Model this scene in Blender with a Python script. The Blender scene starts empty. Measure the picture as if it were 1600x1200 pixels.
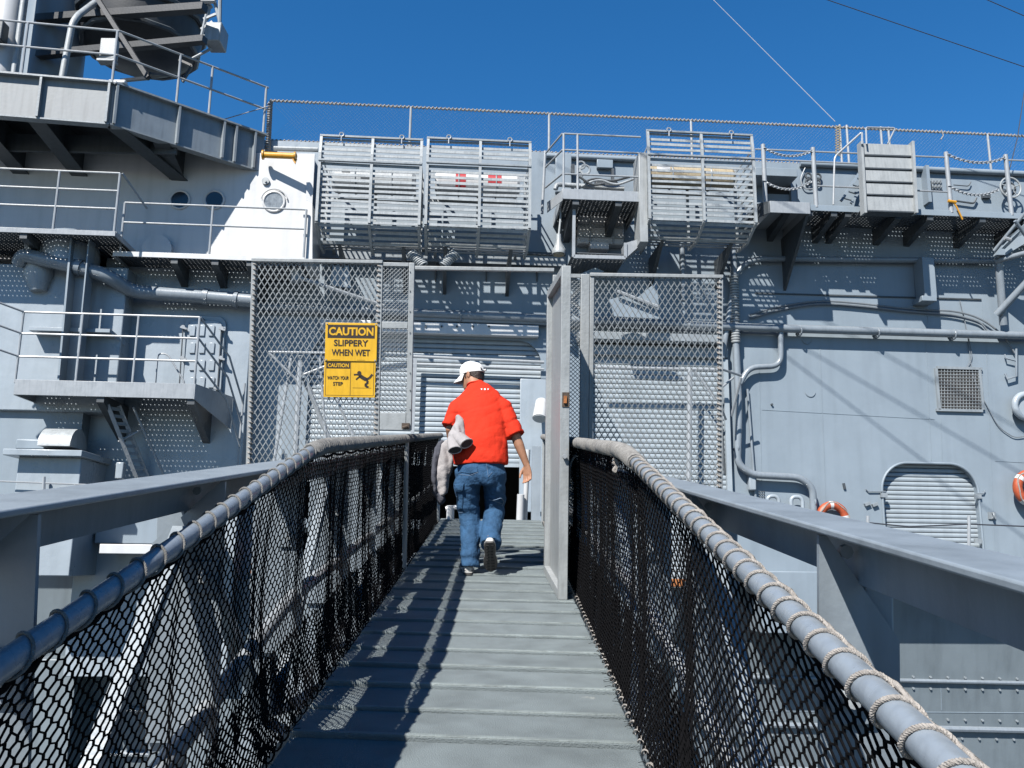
import bpy, bmesh, math, random
from mathutils import Vector, Matrix, noise
random.seed(7)
SC = bpy.context.scene
COL = SC.collection
R = math.radians

# ------------------------------------------------------------------ camera
F = 1400.0                       # focal length in photo pixels (photo 1600 x 1200)
PITCH, ROLL = R(11.3), R(0.7)
EYE = Vector((0, 0, 9.0))        # water is z = 0
fwd = Vector((0, math.cos(PITCH), math.sin(PITCH)))
rt0 = Vector((1, 0, 0)); up0 = rt0.cross(fwd)
rt = math.cos(ROLL) * rt0 + math.sin(ROLL) * up0
up = -math.sin(ROLL) * rt0 + math.cos(ROLL) * up0
cd = bpy.data.cameras.new('camera'); cam = bpy.data.objects.new('camera', cd); COL.objects.link(cam)
m = Matrix.Identity(4)
for i in range(3):
    m[i][0] = rt[i]; m[i][1] = up[i]; m[i][2] = -fwd[i]; m[i][3] = EYE[i]
cam.matrix_world = m
cd.sensor_width = 36; cd.lens = 36 * F / 1600; cd.clip_start = 0.05; cd.clip_end = 5000
SC.camera = cam

# ------------------------------------------------------------------ sky, sun, exposure
SUNDIR = Vector((.443, .756, -.902)).normalized()      # the way the sunlight travels
world = bpy.data.worlds.new("World"); SC.world = world; world.use_nodes = True
nt = world.node_tree
sky = nt.nodes.new('ShaderNodeTexSky'); sky.sky_type = 'NISHITA'; sky.sun_disc = False
sky.sun_elevation = math.asin(-SUNDIR.z)
sky.sun_rotation = math.atan2(-SUNDIR.x, -SUNDIR.y)
sky.air_density = 1.5; sky.dust_density = 0.0; sky.ozone_density = 8.0; sky.altitude = 2000
bg = nt.nodes['Background']; bg.inputs['Strength'].default_value = 0.060
hs = nt.nodes.new('ShaderNodeHueSaturation'); hs.inputs['Saturation'].default_value = 1.22
nt.links.new(sky.outputs[0], hs.inputs['Color']); nt.links.new(hs.outputs[0], bg.inputs[0])
sl = bpy.data.lights.new('sun', 'SUN'); sl.energy = 5.0; sl.angle = R(0.53); sl.color = (1, .96, .9)
sun = bpy.data.objects.new('sun', sl); COL.objects.link(sun)
sun.rotation_euler = SUNDIR.to_track_quat('-Z', 'Y').to_euler(); sun.location = (-10, -20, 40)
vs = SC.view_settings
vs.view_transform = 'Standard'; vs.look = 'None'; vs.exposure = 1.2; vs.gamma = 1; vs.use_curve_mapping = False
SC.cycles.max_bounces = 6; SC.cycles.diffuse_bounces = 1; SC.cycles.glossy_bounces = 3

# ------------------------------------------------------------------ frames: G gangway, W ship wall
VPX, VPY = 785.0, 673.0
def ray(px, py):
    return (fwd + rt * ((px - 800) / F) + up * ((600 - py) / F))
U = ray(VPX, VPY); U = U.normalized()
V = U.cross(Vector((0, 0, 1))).normalized()
N = V.cross(U).normalized()
EYE_H = 1.15                      # eye above the gangway floor plane
def G(u, v, n): return EYE + V * v + U * u + N * (n - EYE_H)
def g_u(px, py, u):               # photo point on the plane u = const -> (v, n)
    d = ray(px, py); t = u / d.dot(U)
    return (d.dot(V) * t, d.dot(N) * t + EYE_H)
def g_n(px, py, n):
    d = ray(px, py); t = (n - EYE_H) / d.dot(N)
    return (d.dot(U) * t, d.dot(V) * t)
YAW = math.atan(.07)
WD = 15.5
WS = Vector((math.cos(YAW), math.sin(YAW), 0)); WO = Vector((math.sin(YAW), -math.cos(YAW), 0))
WB = EYE + Vector((0, WD, 0))
OOFF = 0.0                        # extra distance in front of the ship's side for a group of fittings
def W(s, z, o): return WB + WS * s + Vector((0, 0, z)) + WO * (o + OOFF)
def wp(px, py, o=0.0):            # photo point on the plane o metres in front of the ship's side -> (s, z)
    d = ray(px, py)
    t = (o + OOFF - (EYE - WB).dot(WO)) / d.dot(WO)
    p = EYE + d * t - WB
    return (p.dot(WS), p.z)
def wq(px, py, o=0.0):
    s, z = wp(px, py, o); return W(s, z, o)
def wrect(x0, y0, x1, y1, o=0.0): # pixel rectangle -> s0, s1, z0, z1
    ym = (y0 + y1) / 2; xm = (x0 + x1) / 2
    return wp(x0, ym, o)[0], wp(x1, ym, o)[0], wp(xm, y1, o)[1], wp(xm, y0, o)[1]

# ------------------------------------------------------------------ materials
def _n(nt, t, **kw):
    n = nt.nodes.new(t)
    for k, v in kw.items(): setattr(n, k, v)
    return n
ALBEDO = .54          # the photograph is exposed for weathered, fairly dark paint in full sun
def paint(name, col, rough=.45, var=.10, scale=2.5, bump=.12, bscale=30, rust=0.0, dirt=.25, spec=.5, metal=0.0, streak=True, objrand=0.0, rustcol=(.12, .05, .02)):
    m = bpy.data.materials.new(name); m.use_nodes = True
    nt = m.node_tree; b = nt.nodes['Principled BSDF']; L = nt.links.new
    tc = _n(nt, 'ShaderNodeTexCoord')
    n1 = _n(nt, 'ShaderNodeTexNoise'); n1.inputs['Scale'].default_value = scale; n1.inputs['Detail'].default_value = 6; n1.inputs['Roughness'].default_value = .6
    L(tc.outputs['Object'], n1.inputs['Vector'])
    mp = _n(nt, 'ShaderNodeMapping'); mp.inputs['Scale'].default_value = (3.5, 3.5, .35) if streak else (1, 1, 1)
    L(tc.outputs['Object'], mp.inputs['Vector'])
    n2 = _n(nt, 'ShaderNodeTexNoise'); n2.inputs['Scale'].default_value = scale * 1.4; n2.inputs['Detail'].default_value = 5
    L(mp.outputs[0], n2.inputs['Vector'])
    ramp = _n(nt, 'ShaderNodeMapRange'); ramp.inputs[1].default_value = .3; ramp.inputs[2].default_value = .7
    ramp.inputs[3].default_value = 1 - var; ramp.inputs[4].default_value = 1 + var
    L(n1.outputs[0], ramp.inputs[0])
    r2 = _n(nt, 'ShaderNodeMapRange'); r2.inputs[1].default_value = .45; r2.inputs[2].default_value = .75
    r2.inputs[3].default_value = 1; r2.inputs[4].default_value = 1 - dirt
    L(n2.outputs[0], r2.inputs[0])
    mul = _n(nt, 'ShaderNodeMath', operation='MULTIPLY'); L(ramp.outputs[0], mul.inputs[0]); L(r2.outputs[0], mul.inputs[1])
    mix = _n(nt, 'ShaderNodeMix', data_type='RGBA', blend_type='MULTIPLY'); mix.inputs[0].default_value = 1
    mix.inputs[6].default_value = (*[c * ALBEDO for c in col], 1)
    L(mul.outputs[0], mix.inputs[7])
    out = mix.outputs[2]
    if objrand > 0:
        oi = _n(nt, 'ShaderNodeObjectInfo'); ro = _n(nt, 'ShaderNodeMapRange'); ro.inputs[3].default_value = 1 - objrand; ro.inputs[4].default_value = 1 + objrand
        L(oi.outputs['Random'], ro.inputs[0])
        mo = _n(nt, 'ShaderNodeMix', data_type='RGBA', blend_type='MULTIPLY'); mo.inputs[0].default_value = 1; L(out, mo.inputs[6]); L(ro.outputs[0], mo.inputs[7]); out = mo.outputs[2]
    if rust > 0:
        n3 = _n(nt, 'ShaderNodeTexNoise'); n3.inputs['Scale'].default_value = scale * 2.2; n3.inputs['Detail'].default_value = 9; n3.inputs['Roughness'].default_value = .7
        L(tc.outputs['Object'], n3.inputs['Vector'])
        r3 = _n(nt, 'ShaderNodeMapRange'); r3.inputs[1].default_value = .72 - rust * .25; r3.inputs[2].default_value = .78 - rust * .2
        L(n3.outputs[0], r3.inputs[0])
        mx = _n(nt, 'ShaderNodeMix', data_type='RGBA'); L(r3.outputs[0], mx.inputs[0]); L(out, mx.inputs[6]); mx.inputs[7].default_value = (*rustcol, 1)
        out = mx.outputs[2]
    L(out, b.inputs['Base Color'])
    b.inputs['Metallic'].default_value = metal
    b.inputs['Specular IOR Level'].default_value = spec
    rr = _n(nt, 'ShaderNodeMapRange'); rr.inputs[3].default_value = max(.05, rough - .1); rr.inputs[4].default_value = min(1, rough + .12)
    L(n1.outputs[0], rr.inputs[0]); L(rr.outputs[0], b.inputs['Roughness'])
    if bump > 0:
        nb = _n(nt, 'ShaderNodeTexNoise'); nb.inputs['Scale'].default_value = bscale; nb.inputs['Detail'].default_value = 4
        L(tc.outputs['Object'], nb.inputs['Vector'])
        bp = _n(nt, 'ShaderNodeBump'); bp.inputs['Strength'].default_value = bump; bp.inputs['Distance'].default_value = .02
        L(nb.outputs[0], bp.inputs['Height']); L(bp.outputs[0], b.inputs['Normal'])
    return m
M = {}
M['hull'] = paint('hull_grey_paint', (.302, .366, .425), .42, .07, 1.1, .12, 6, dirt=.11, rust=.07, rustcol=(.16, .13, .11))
M['hull2'] = paint('island_grey_paint', (.41, .47, .525), .28, .08, 1.5, .22, 7, dirt=.12, rust=.10, rustcol=(.2, .2, .2))
M['white'] = paint('island_white_paint', (.76, .77, .78), .35, .06, 1.3, .10, 8, dirt=.14, rust=.0)
M['fascia'] = paint('gallery_fascia_paint', (.31, .335, .352), .55, .07, 3, .07, 20, dirt=.2, rust=.28, rustcol=(.16, .16, .17))
M['trim'] = paint('trim_grey_paint', (.33, .37, .40), .4, .10, 4, .1, 40, dirt=.2, rust=.05)
M['slat'] = paint('slat_grey_paint', (.43, .465, .485), .45, .14, 7, .12, 50, dirt=.25, rust=.08)
M['rail'] = paint('rail_grey_paint', (.40, .43, .46), .35, .08, 8, .06, 60, dirt=.15)
M['beam'] = paint('gangway_grey_paint', (.285, .335, .38), .38, .10, 3, .06, 45, dirt=.22, rust=.04, rustcol=(.09, .06, .05))
M['pipe'] = paint('pipe_grey_paint', (.29, .335, .38), .3, .08, 5, .08, 40, dirt=.15)
M['handrail'] = paint('handrail_grey_paint', (.27, .315, .365), .27, .06, 10, .05, 60, dirt=.15, rust=.05, rustcol=(.1, .1, .1))
M['gate'] = paint('gate_grey_paint', (.40, .425, .435), .45, .09, 5, .12, 40, dirt=.22, rust=.10, rustcol=(.22, .12, .06))
M['mesh'] = paint('expanded_metal_paint', (.27, .295, .31), .5, .18, 9, 0, dirt=.25, rust=.16, rustcol=(.22, .15, .10))
M['grating'] = paint('grating_dark_paint', (.10, .115, .13), .6, .15, 8, 0, dirt=.2)
M['floor'] = paint('nonskid_deck_paint', (.200, .240, .252), .75, .13, 3.6, .4, 200, dirt=.25, rust=.20, streak=False, rustcol=(.19, .20, .19), objrand=.07)
M['nosing'] = paint('worn_nosing_paint', (.255, .298, .30), .7, .18, 9, .3, 120, dirt=.30, rust=.14, streak=False, rustcol=(.15, .15, .14), objrand=.10)
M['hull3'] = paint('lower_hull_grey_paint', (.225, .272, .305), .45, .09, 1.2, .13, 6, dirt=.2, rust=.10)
M['rope3'] = paint('served_rope', (.31, .30, .285), .85, .2, 40, .3, 300, dirt=.3, streak=False, spec=.2)
M['net'] = paint('black_nylon', (.006, .006, .007), .9, .2, 30, 0, dirt=0, streak=False, spec=.04)
M['rope'] = paint('weathered_rope', (.42, .39, .36), .85, .2, 40, .3, 300, dirt=.3, streak=False, spec=.2)
M['rope2'] = paint('grey_rope', (.25, .245, .235), .85, .22, 40, .3, 300, dirt=.3, streak=False, spec=.2)
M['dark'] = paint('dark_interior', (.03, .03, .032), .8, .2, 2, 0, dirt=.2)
M['darkmetal'] = paint('dark_weathered_shade_steel', (.075, .088, .10), .5, .2, 3, .1, 30, dirt=.3, rust=.15, rustcol=(.07, .04, .025))  # weathered steel; on the gallery soffit beams its darkness stands in for shade
M['black'] = paint('black_rubber', (.012, .012, .013), .6, .1, 20, 0, dirt=0)
M['yellow'] = paint('yellow_sign_enamel', (.88, .50, .014), .4, .06, 8, .02, 40, dirt=.14)
M['yellow2'] = paint('yellow_paint', (.75, .36, .02), .4, .08, 8, .05, 40, dirt=.2)
M['ink'] = paint('black_sign_ink', (.025, .012, .006), .5, .1, 20, 0, dirt=0)
M['signwhite'] = paint('sign_white_lettering', (.9, .72, .35), .4, .03, 20, 0, dirt=0)
M['orange'] = paint('life_ring_orange', (.52, .095, .03), .5, .12, 12, .15, 60, dirt=.3, streak=False)
M['tape'] = paint('white_tape', (.75, .76, .75), .5, .06, 20, .1, 80, dirt=.15)
M['plastic'] = paint('white_plastic', (.70, .71, .72), .35, .04, 8, .03, 40, dirt=.12)
M['canister'] = paint('canister_white', (.46, .49, .51), .45, .08, 6, .1, 30, dirt=.25)
M['red'] = paint('red_marking', (.50, .02, .03), .5, .1, 10, 0, dirt=.1)
M['tan'] = paint('tan_canvas', (.48, .40, .27), .7, .15, 10, .2, 60, dirt=.3)
M['glass'] = paint('porthole_glass', (.30, .33, .35), .08, .3, 16, .05, 30, dirt=.3, spec=.8)
M['darkglass'] = paint('dark_porthole_glass', (.02, .018, .02), .08, .2, 6, 0, dirt=.1, spec=.6)
M['wire'] = paint('wire', (.35, .37, .4), .5, .1, 10, 0, dirt=.1)
M['darkwire'] = paint('dark_wire', (.05, .055, .07), .5, .1, 10, 0, dirt=.1)
M['cable'] = paint('grey_cable', (.22, .25, .28), .5, .1, 10, 0, dirt=.1)
M['mastdark'] = paint('near_black_paint', (.028, .033, .04), .55, .2, 3, .1, 30, dirt=.3)  # near-black; on the gallery deck plate it stands in for shade
M['rust'] = paint('rusty_orange_plate', (.45, .16, .04), .7, .25, 12, .2, 60, dirt=.4)
M['brown'] = paint('brown_wood', (.09, .06, .04), .7, .25, 12, .2, 60, dirt=.4)
M['shirt'] = paint('red_cotton', (.76, .042, .016), .85, .06, 5, .35, 26, dirt=.08, spec=.15, streak=False)
M['denim'] = paint('blue_denim', (.038, .108, .222), .85, .22, 9, .55, 34, dirt=.25, spec=.2)
M['stitch'] = paint('denim_stitching', (.14, .22, .34), .8, .1, 20, 0, dirt=.1)
M['skin'] = paint('skin', (.46, .235, .145), .5, .08, 12, .08, 120, dirt=.06, spec=.35, streak=False)
M['hair'] = paint('dark_brown_hair', (.035, .018, .012), .55, .3, 60, .5, 160, dirt=.2)
M['cap'] = paint('white_cotton_twill', (.95, .95, .94), .8, .03, 8, .12, 120, dirt=.05, spec=.2)
M['jacket'] = paint('pale_grey_cloth', (.43, .41, .415), .85, .10, 7, .5, 24, dirt=.2, spec=.15, streak=False)
M['jacket2'] = paint('charcoal_cloth', (.10, .105, .13), .85, .12, 7, .5, 24, dirt=.2, spec=.15, streak=False)
M['shoe'] = paint('white_shoe_leather', (.70, .70, .68), .45, .06, 12, .05, 60, dirt=.2)
M['sole'] = paint('black_shoe_rubber', (.075, .07, .068), .6, .2, 20, .2, 60, dirt=.2)
M['door'] = paint('roller_shutter_paint', (.42, .485, .535), .42, .07, 2, .08, 20, dirt=.15)
M['water'] = paint('harbour_water', (.02, .05, .07), .12, .2, .3, .5, 1.2, dirt=0, streak=False)

# ------------------------------------------------------------------ mesh building
class MB:
    def __init__(s): s.v = []; s.f = []
    def add(s, vs, fs):
        k = len(s.v); s.v += [Vector(p) for p in vs]; s.f += [tuple(i + k for i in f) for f in fs]
        return s
    def hexa(s, p):
        return s.add(p, [(0, 3, 2, 1), (4, 5, 6, 7), (0, 1, 5, 4), (1, 2, 6, 5), (2, 3, 7, 6), (3, 0, 4, 7)])
    def box(s, fr, a0, a1, b0, b1, c0, c1):
        return s.hexa([fr(a, b, c) for c in (c0, c1) for a, b in ((a0, b0), (a1, b0), (a1, b1), (a0, b1))])
    def wbox(s, x0, y0, x1, y1, o0, o1, at=None):
        a0, a1, z0, z1 = wrect(x0, y0, x1, y1, o1 if at is None else at)
        return s.box(W, a0, a1, z0, z1, o0, o1)
    def tube(s, pts, r, seg=8, closed=False, caps=True, r2=None):
        pts = [Vector(p) for p in pts]; n = len(pts)
        if n < 2: return s
        nor = None; rings = []
        for i in range(n):
            a = pts[i - 1] if (i > 0 or closed) else pts[i]; c = pts[(i + 1) % n] if (i < n - 1 or closed) else pts[i]
            t = (c - a)
            if t.length < 1e-9: t = Vector((0, 0, 1))
            t.normalize()
            if nor is None:
                nor = t.orthogonal().normalized()
            else:
                nor = (nor - t * nor.dot(t))
                if nor.length < 1e-6: nor = t.orthogonal()
                nor.normalize()
            bi = t.cross(nor)
            rr = r[i] if isinstance(r, (list, tuple)) else r
            rings.append([pts[i] + (nor * math.cos(6.28318 * k / seg) + bi * math.sin(6.28318 * k / seg)) * rr for k in range(seg)])
        vs = [p for q in rings for p in q]; fs = []
        for i in range(n - 1 + (1 if closed else 0)):
            j = (i + 1) % n
            for k in range(seg):
                l = (k + 1) % seg
                fs.append((i * seg + k, i * seg + l, j * seg + l, j * seg + k))
        if caps and not closed:
            fs.append(tuple(range(seg - 1, -1, -1))); fs.append(tuple((n - 1) * seg + k for k in range(seg)))
        return s.add(vs, fs)
    def bar(s, a, b, w, d, upv=None):     # rectangular bar from a to b
        a, b = Vector(a), Vector(b); t = (b - a).normalized()
        upv = Vector(upv) if upv is not None else (WO if abs(t.dot(WO)) < .9 else Vector((0, 0, 1)))
        y = (upv - t * upv.dot(t)).normalized(); x = t.cross(y)
        p = []
        for q in (a, b):
            for i, j in ((-1, -1), (1, -1), (1, 1), (-1, 1)): p.append(q + x * (i * w / 2) + y * (j * d / 2))
        return s.hexa(p)
    def prism(s, front, off):             # polygon (world points) pushed along off
        n = len(front); off = Vector(off)
        vs = [Vector(p) for p in front] + [Vector(p) + off for p in front]
        fs = [tuple(range(n)), tuple(range(2 * n - 1, n - 1, -1))]
        for i in range(n):
            j = (i + 1) % n; fs.append((j, i, n + i, n + j))
        return s.add(vs, fs)
    def disc(s, c, nrm, r, th, seg=24):
        c = Vector(c); nrm = Vector(nrm).normalized()
        return s.tube([c - nrm * th / 2, c + nrm * th / 2], r, seg)
    def ring(s, c, nrm, R_, r, seg=36, rs=10, a0=0, a1=6.28318):
        c = Vector(c); nrm = Vector(nrm).normalized()
        x = nrm.cross(Vector((0, 0, 1)))
        x = x.normalized() if x.length > 1e-3 else Vector((1, 0, 0))
        y = nrm.cross(x)
        full = abs(a1 - a0) > 6.28
        k = seg if full else seg + 1
        pts = [c + x * R_ * math.cos(a0 + (a1 - a0) * i / seg) + y * R_ * math.sin(a0 + (a1 - a0) * i / seg) for i in range(k)]
        return s.tube(pts, r, rs, closed=full)
    def loft(s, rings):                   # list of rings of equal count, capped
        seg = len(rings[0]); n = len(rings)
        vs = [p for q in rings for p in q]; fs = []
        for i in range(n - 1):
            for k in range(seg):
                l = (k + 1) % seg
                fs.append((i * seg + k, i * seg + l, (i + 1) * seg + l, (i + 1) * seg + k))
        fs.append(tuple(range(seg - 1, -1, -1))); fs.append(tuple((n - 1) * seg + k for k in range(seg)))
        return s.add(vs, fs)
    def build(s, name, mat, parent=None, org=None, smooth=True, fix=True, bevel=0.0, kind=None, label=None):
        if org is None:
            if parent is not None: org = ORG[parent]
            else:
                xs = [p.x for p in s.v]; ys = [p.y for p in s.v]; zs = [p.z for p in s.v]
                org = Vector(((min(xs) + max(xs)) / 2, (min(ys) + max(ys)) / 2, min(zs)))
        me = bpy.data.meshes.new(name)
        me.from_pydata([p - org for p in s.v], [], s.f)
        if fix:
            bm = bmesh.new(); bm.from_mesh(me); bmesh.ops.recalc_face_normals(bm, faces=bm.faces); bm.to_mesh(me); bm.free()
        me.materials.append(M[mat] if isinstance(mat, str) else mat)
        if smooth:
            me.shade_smooth(); me.set_sharp_from_angle(angle=R(38))
        o = bpy.data.objects.new(name, me); COL.objects.link(o)
        if parent is None: o.location = org
        else: o.parent = parent
        ORG[o] = org
        if bevel > 0:
            bv = o.modifiers.new('bevel', 'BEVEL'); bv.width = bevel; bv.segments = 2; bv.limit_method = 'ANGLE'; bv.angle_limit = R(50)
        if kind: o['kind'] = kind
        if label: o['label'] = label
        return o
ORG = {}
def thing(name, loc, label, cat, group=None):
    o = bpy.data.objects.new(name, None); COL.objects.link(o); o.location = loc; o.empty_display_size = .2
    o['label'] = label; o['category'] = cat
    if group: o['group'] = group
    ORG[o] = Vector(loc); return o
def tag(o, label, cat, group=None):
    o['label'] = label; o['category'] = cat
    if group: o['group'] = group
    return o
def shared(name, src, parent, delta):     # a further piece that shares src's mesh, moved by delta
    o = bpy.data.objects.new(name, src.data); COL.objects.link(o); o.parent = parent; o.location = delta
    ORG[o] = ORG[src]
    for md in src.modifiers:
        n = o.modifiers.new(md.name, md.type)
        n.width = md.width; n.segments = md.segments; n.limit_method = md.limit_method; n.angle_limit = md.angle_limit
    return o
def copy_tree(o, parent=None):
    c = o.copy(); COL.objects.link(c)
    if parent: c.parent = parent; c.matrix_parent_inverse = o.matrix_parent_inverse
    for ch in list(o.children): copy_tree(ch, c)
    return c
def rnd(a, b): return random.uniform(a, b)
def twist_rope(mb, pts, r, pitch, seg=5, strands=3, step=None):
    """three strands twisted round the polyline pts (dense points)"""
    pts = [Vector(p) for p in pts]
    d = [0]
    for i in range(1, len(pts)): d.append(d[-1] + (pts[i] - pts[i - 1]).length)
    step = step or pitch / 6
    n = max(2, int(d[-1] / step)); res = []; j = 0
    for i in range(n + 1):
        q = d[-1] * i / n
        while j < len(pts) - 2 and d[j + 1] < q: j += 1
        w = (q - d[j]) / max(1e-9, d[j + 1] - d[j]); res.append(pts[j].lerp(pts[j + 1], w))
    nor = None; fr = []
    for i in range(n + 1):
        t = (res[min(i + 1, n)] - res[max(i - 1, 0)]).normalized()
        nor = t.orthogonal().normalized() if nor is None else (nor - t * nor.dot(t)).normalized()
        fr.append((nor.copy(), t.cross(nor)))
    for k in range(strands):
        ph = 6.28318 * k / strands
        mb.tube([res[i] + (fr[i][0] * math.cos(ph + 6.28318 * d[-1] * i / n / pitch) + fr[i][1] * math.sin(ph + 6.28318 * d[-1] * i / n / pitch)) * r * .52 for i in range(n + 1)], r * .55, seg)
def bent(pts, rad=.15, n=6):              # rounds the corners of a polyline
    pts = [Vector(p) for p in pts]; out = [pts[0]]
    for i in range(1, len(pts) - 1):
        a, b, c = pts[i - 1], pts[i], pts[i + 1]
        r = min(rad, (a - b).length * .49, (c - b).length * .49)
        p, q = b + (a - b).normalized() * r, b + (c - b).normalized() * r
        for k in range(n + 1):
            t = k / n; out.append(p.lerp(b, t).lerp(b.lerp(q, t), t))
    out.append(pts[-1]); return out

# ================================================================== SETTING
water = MB().add([(-400, -300, 0), (400, -300, 0), (400, 300, 0), (-400, 300, 0)], [(0, 1, 2, 3)]).build('water', 'water', fix=False, kind='structure')

# ================================================================== SHIP SIDE
ZT = wp(1400, 262, 0)[1]                       # top of the ship's side
ZS = -.3
sL, sR = -19.0, 19.0
ship = thing('warship', W(0, -9, 0), 'grey painted side of a large warship with louvred roller doors and pipes', 'ship')
d1a, d1b = wp(480, 640)[0], wp(845, 640)[0]; d1t = wp(760, 530)[1]
dra, drb = wp(1380, 800)[0], wp(1531, 800)[0]; drt = wp(1455, 724)[1]
def arch_pts(a, b, t, rad, bot, n=8):
    p = [(a, bot)]
    for i in range(n + 1):
        q = math.pi - math.pi / 2 * i / n; p.append((a + rad + rad * math.cos(q), t - rad + rad * math.sin(q)))
    for i in range(n + 1):
        q = math.pi / 2 - math.pi / 2 * i / n; p.append((b - rad + rad * math.cos(q), t - rad + rad * math.sin(q)))
    return p + [(b, bot)]
def wall_piece(s0, s1, z0, z1, cut=None, mat='hull', th=.35, o=0.0, name='hull_plate', parent=None):
    poly = [(s0, z1), (s0, z0)] + (cut or []) + [(s1, z0), (s1, z1)]
    return MB().prism([W(s, z, o) for s, z in poly], -WO * th).build(name, mat, parent or ship, smooth=False)
smid = wp(1180, 640)[0]
s_fin = wp(478, 360)[0]
wall_piece(sL, s_fin - 3.0, ZS, ZT)
wall_piece(s_fin - 3.0, d1a - .4, ZS, ZT, mat='hull2')
wall_piece(d1a - .4, smid, ZS, ZT, arch_pts(d1a, d1b, d1t, .42, ZS))
wall_piece(smid, sR, ZS, ZT, arch_pts(dra, drb, drt, .50, ZS))
FL = .19                                      # the lower side flares inwards towards the water
def Wf(s, z, d): return W(s, z, d - FL * max(0, ZS - z))
def wf(px, py, d=0.0):
    o = d
    for _ in range(12):
        s, z = wp(px, py, o); o = d - FL * max(0, ZS - z)
    return W(s, z, o)
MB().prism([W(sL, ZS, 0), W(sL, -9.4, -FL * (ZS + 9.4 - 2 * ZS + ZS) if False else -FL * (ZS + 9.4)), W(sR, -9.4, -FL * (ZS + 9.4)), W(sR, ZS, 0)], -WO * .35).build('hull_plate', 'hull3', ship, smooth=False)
MB().box(W, sL, sR, ZT - .3, ZT - .01, -9, -.36).build('flight_deck', 'trim', ship, smooth=False)
# dark hangar space behind the half open door
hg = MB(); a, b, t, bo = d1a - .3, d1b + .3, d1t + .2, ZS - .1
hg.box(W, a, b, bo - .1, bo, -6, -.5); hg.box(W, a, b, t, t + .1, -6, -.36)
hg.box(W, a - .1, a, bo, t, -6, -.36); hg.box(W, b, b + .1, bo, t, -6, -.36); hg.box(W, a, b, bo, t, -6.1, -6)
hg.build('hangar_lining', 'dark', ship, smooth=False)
OOFF = .6                                       # the stretch with the watertight door stands forward
sda, sdb = wp(150, 560)[0], wp(389, 560)[0]
MB().box(W, sda, sdb, ZS - 1.5, wp(300, 407)[1], -.62, 0).build('door_bulkhead', 'hull2', ship, bevel=.015)
OOFF = 0.0
# ---- roller doors, slat by slat
def roller(s0, s1, z0, z1, o, pitch, name='roller_door', frame=True, mat='door', label=None):
    fr = MB()
    if frame:
        fr.box(W, s0 - .09, s0 - .003, z0, z1, o - .02, o + .09); fr.box(W, s1 + .003, s1 + .09, z0, z1, o - .02, o + .09)
    fr.box(W, s0, s1, z0 - .07, z0 - .004, o - .03, o + .03)
    d = fr.build(name, mat, ship, label=label)
    n = int((z1 - z0) / pitch); first = None
    for i in range(n):
        za = z0 + i * pitch
        if first is None:
            prof = [(o - .012, za), (o + .006, za + pitch * .10), (o + .014, za + pitch * .35), (o + .014, za + pitch * .62), (o + .005, za + pitch * .86), (o - .012, za + pitch * .94)]
            first = MB().prism([W(s0, z, q) for q, z in prof], WS * (s1 - s0)).build('slat', mat, d, org=ORG[ship])
        else:
            shared('slat', first, d, (0, 0, i * pitch))
    return d
roller(d1a - .05, d1b + .05, wp(760, 722)[1], d1t + .1, -.10, .088, frame=False, label='half raised louvred roller door over the dark doorway')
d2a, d2b = wp(925, 640)[0], wp(1129, 640)[0]
roller(d2a, d2b, ZS + .1, wp(1080, 562)[1], .035, .088, label='wide closed louvred roller door behind the mesh panel')
roller(dra - .05, drb + .05, ZS + .02, drt + .05, -.13, .082, frame=False, label='round shouldered louvred roller door')
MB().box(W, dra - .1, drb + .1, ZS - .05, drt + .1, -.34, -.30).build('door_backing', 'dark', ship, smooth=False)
mb = MB(); mb.tube([W(s, z, .012) for s, z in arch_pts(dra, drb, drt, .50, ZS, 12)], .022, 8); mb.build('door_frame', 'hull', ship)
mb = MB()
for x, y in ((1383, 770), (1383, 840), (1530, 772), (1530, 842)): mb.wbox(x - 6, y, x + 4, y + 7, .002, .05)
mb.build('hinge', 'trim', ship, kind='stuff')
MB().box(W, d2a - .1, d2b + .1, wp(1080, 561)[1] + .01, wp(1080, 545)[1], .0, .12).build('door_header', 'trim', ship, bevel=.01)
mb = MB(); mb.wbox(500, 503, 842, 521, .002, .15); mb.build('door_header', 'white', ship, bevel=.012)
mb = MB(); mb.wbox(905, 520, 1132, 532, .002, .34); mb.build('door_header', 'trim', ship, bevel=.01)
mb = MB()
for x in (665, 690, 714, 739, 764): mb.disc(wq(x, 510, .16), WO, .018, .03, 8)
mb.build('bolt', 'darkmetal', ship, kind='stuff')
# rails and frame in the doorway in front of the shutter
mb = MB(); mb.tube([wq(646, 557, .14), wq(850, 566, .14)], .028); mb.tube([wq(646, 569, .14), wq(850, 577, .14)], .022); mb.build('door_rail', 'rail', ship)
mb = MB(); mb.bar(wq(649, 560, .13), wq(644, 690, .13), .06, .06); mb.build('door_guide', 'rail', ship)
mb = MB(); mb.wbox(812, 592, 853, 800, .0, .06); mb.build('door_jamb', 'hull2', ship, bevel=.01)
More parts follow.
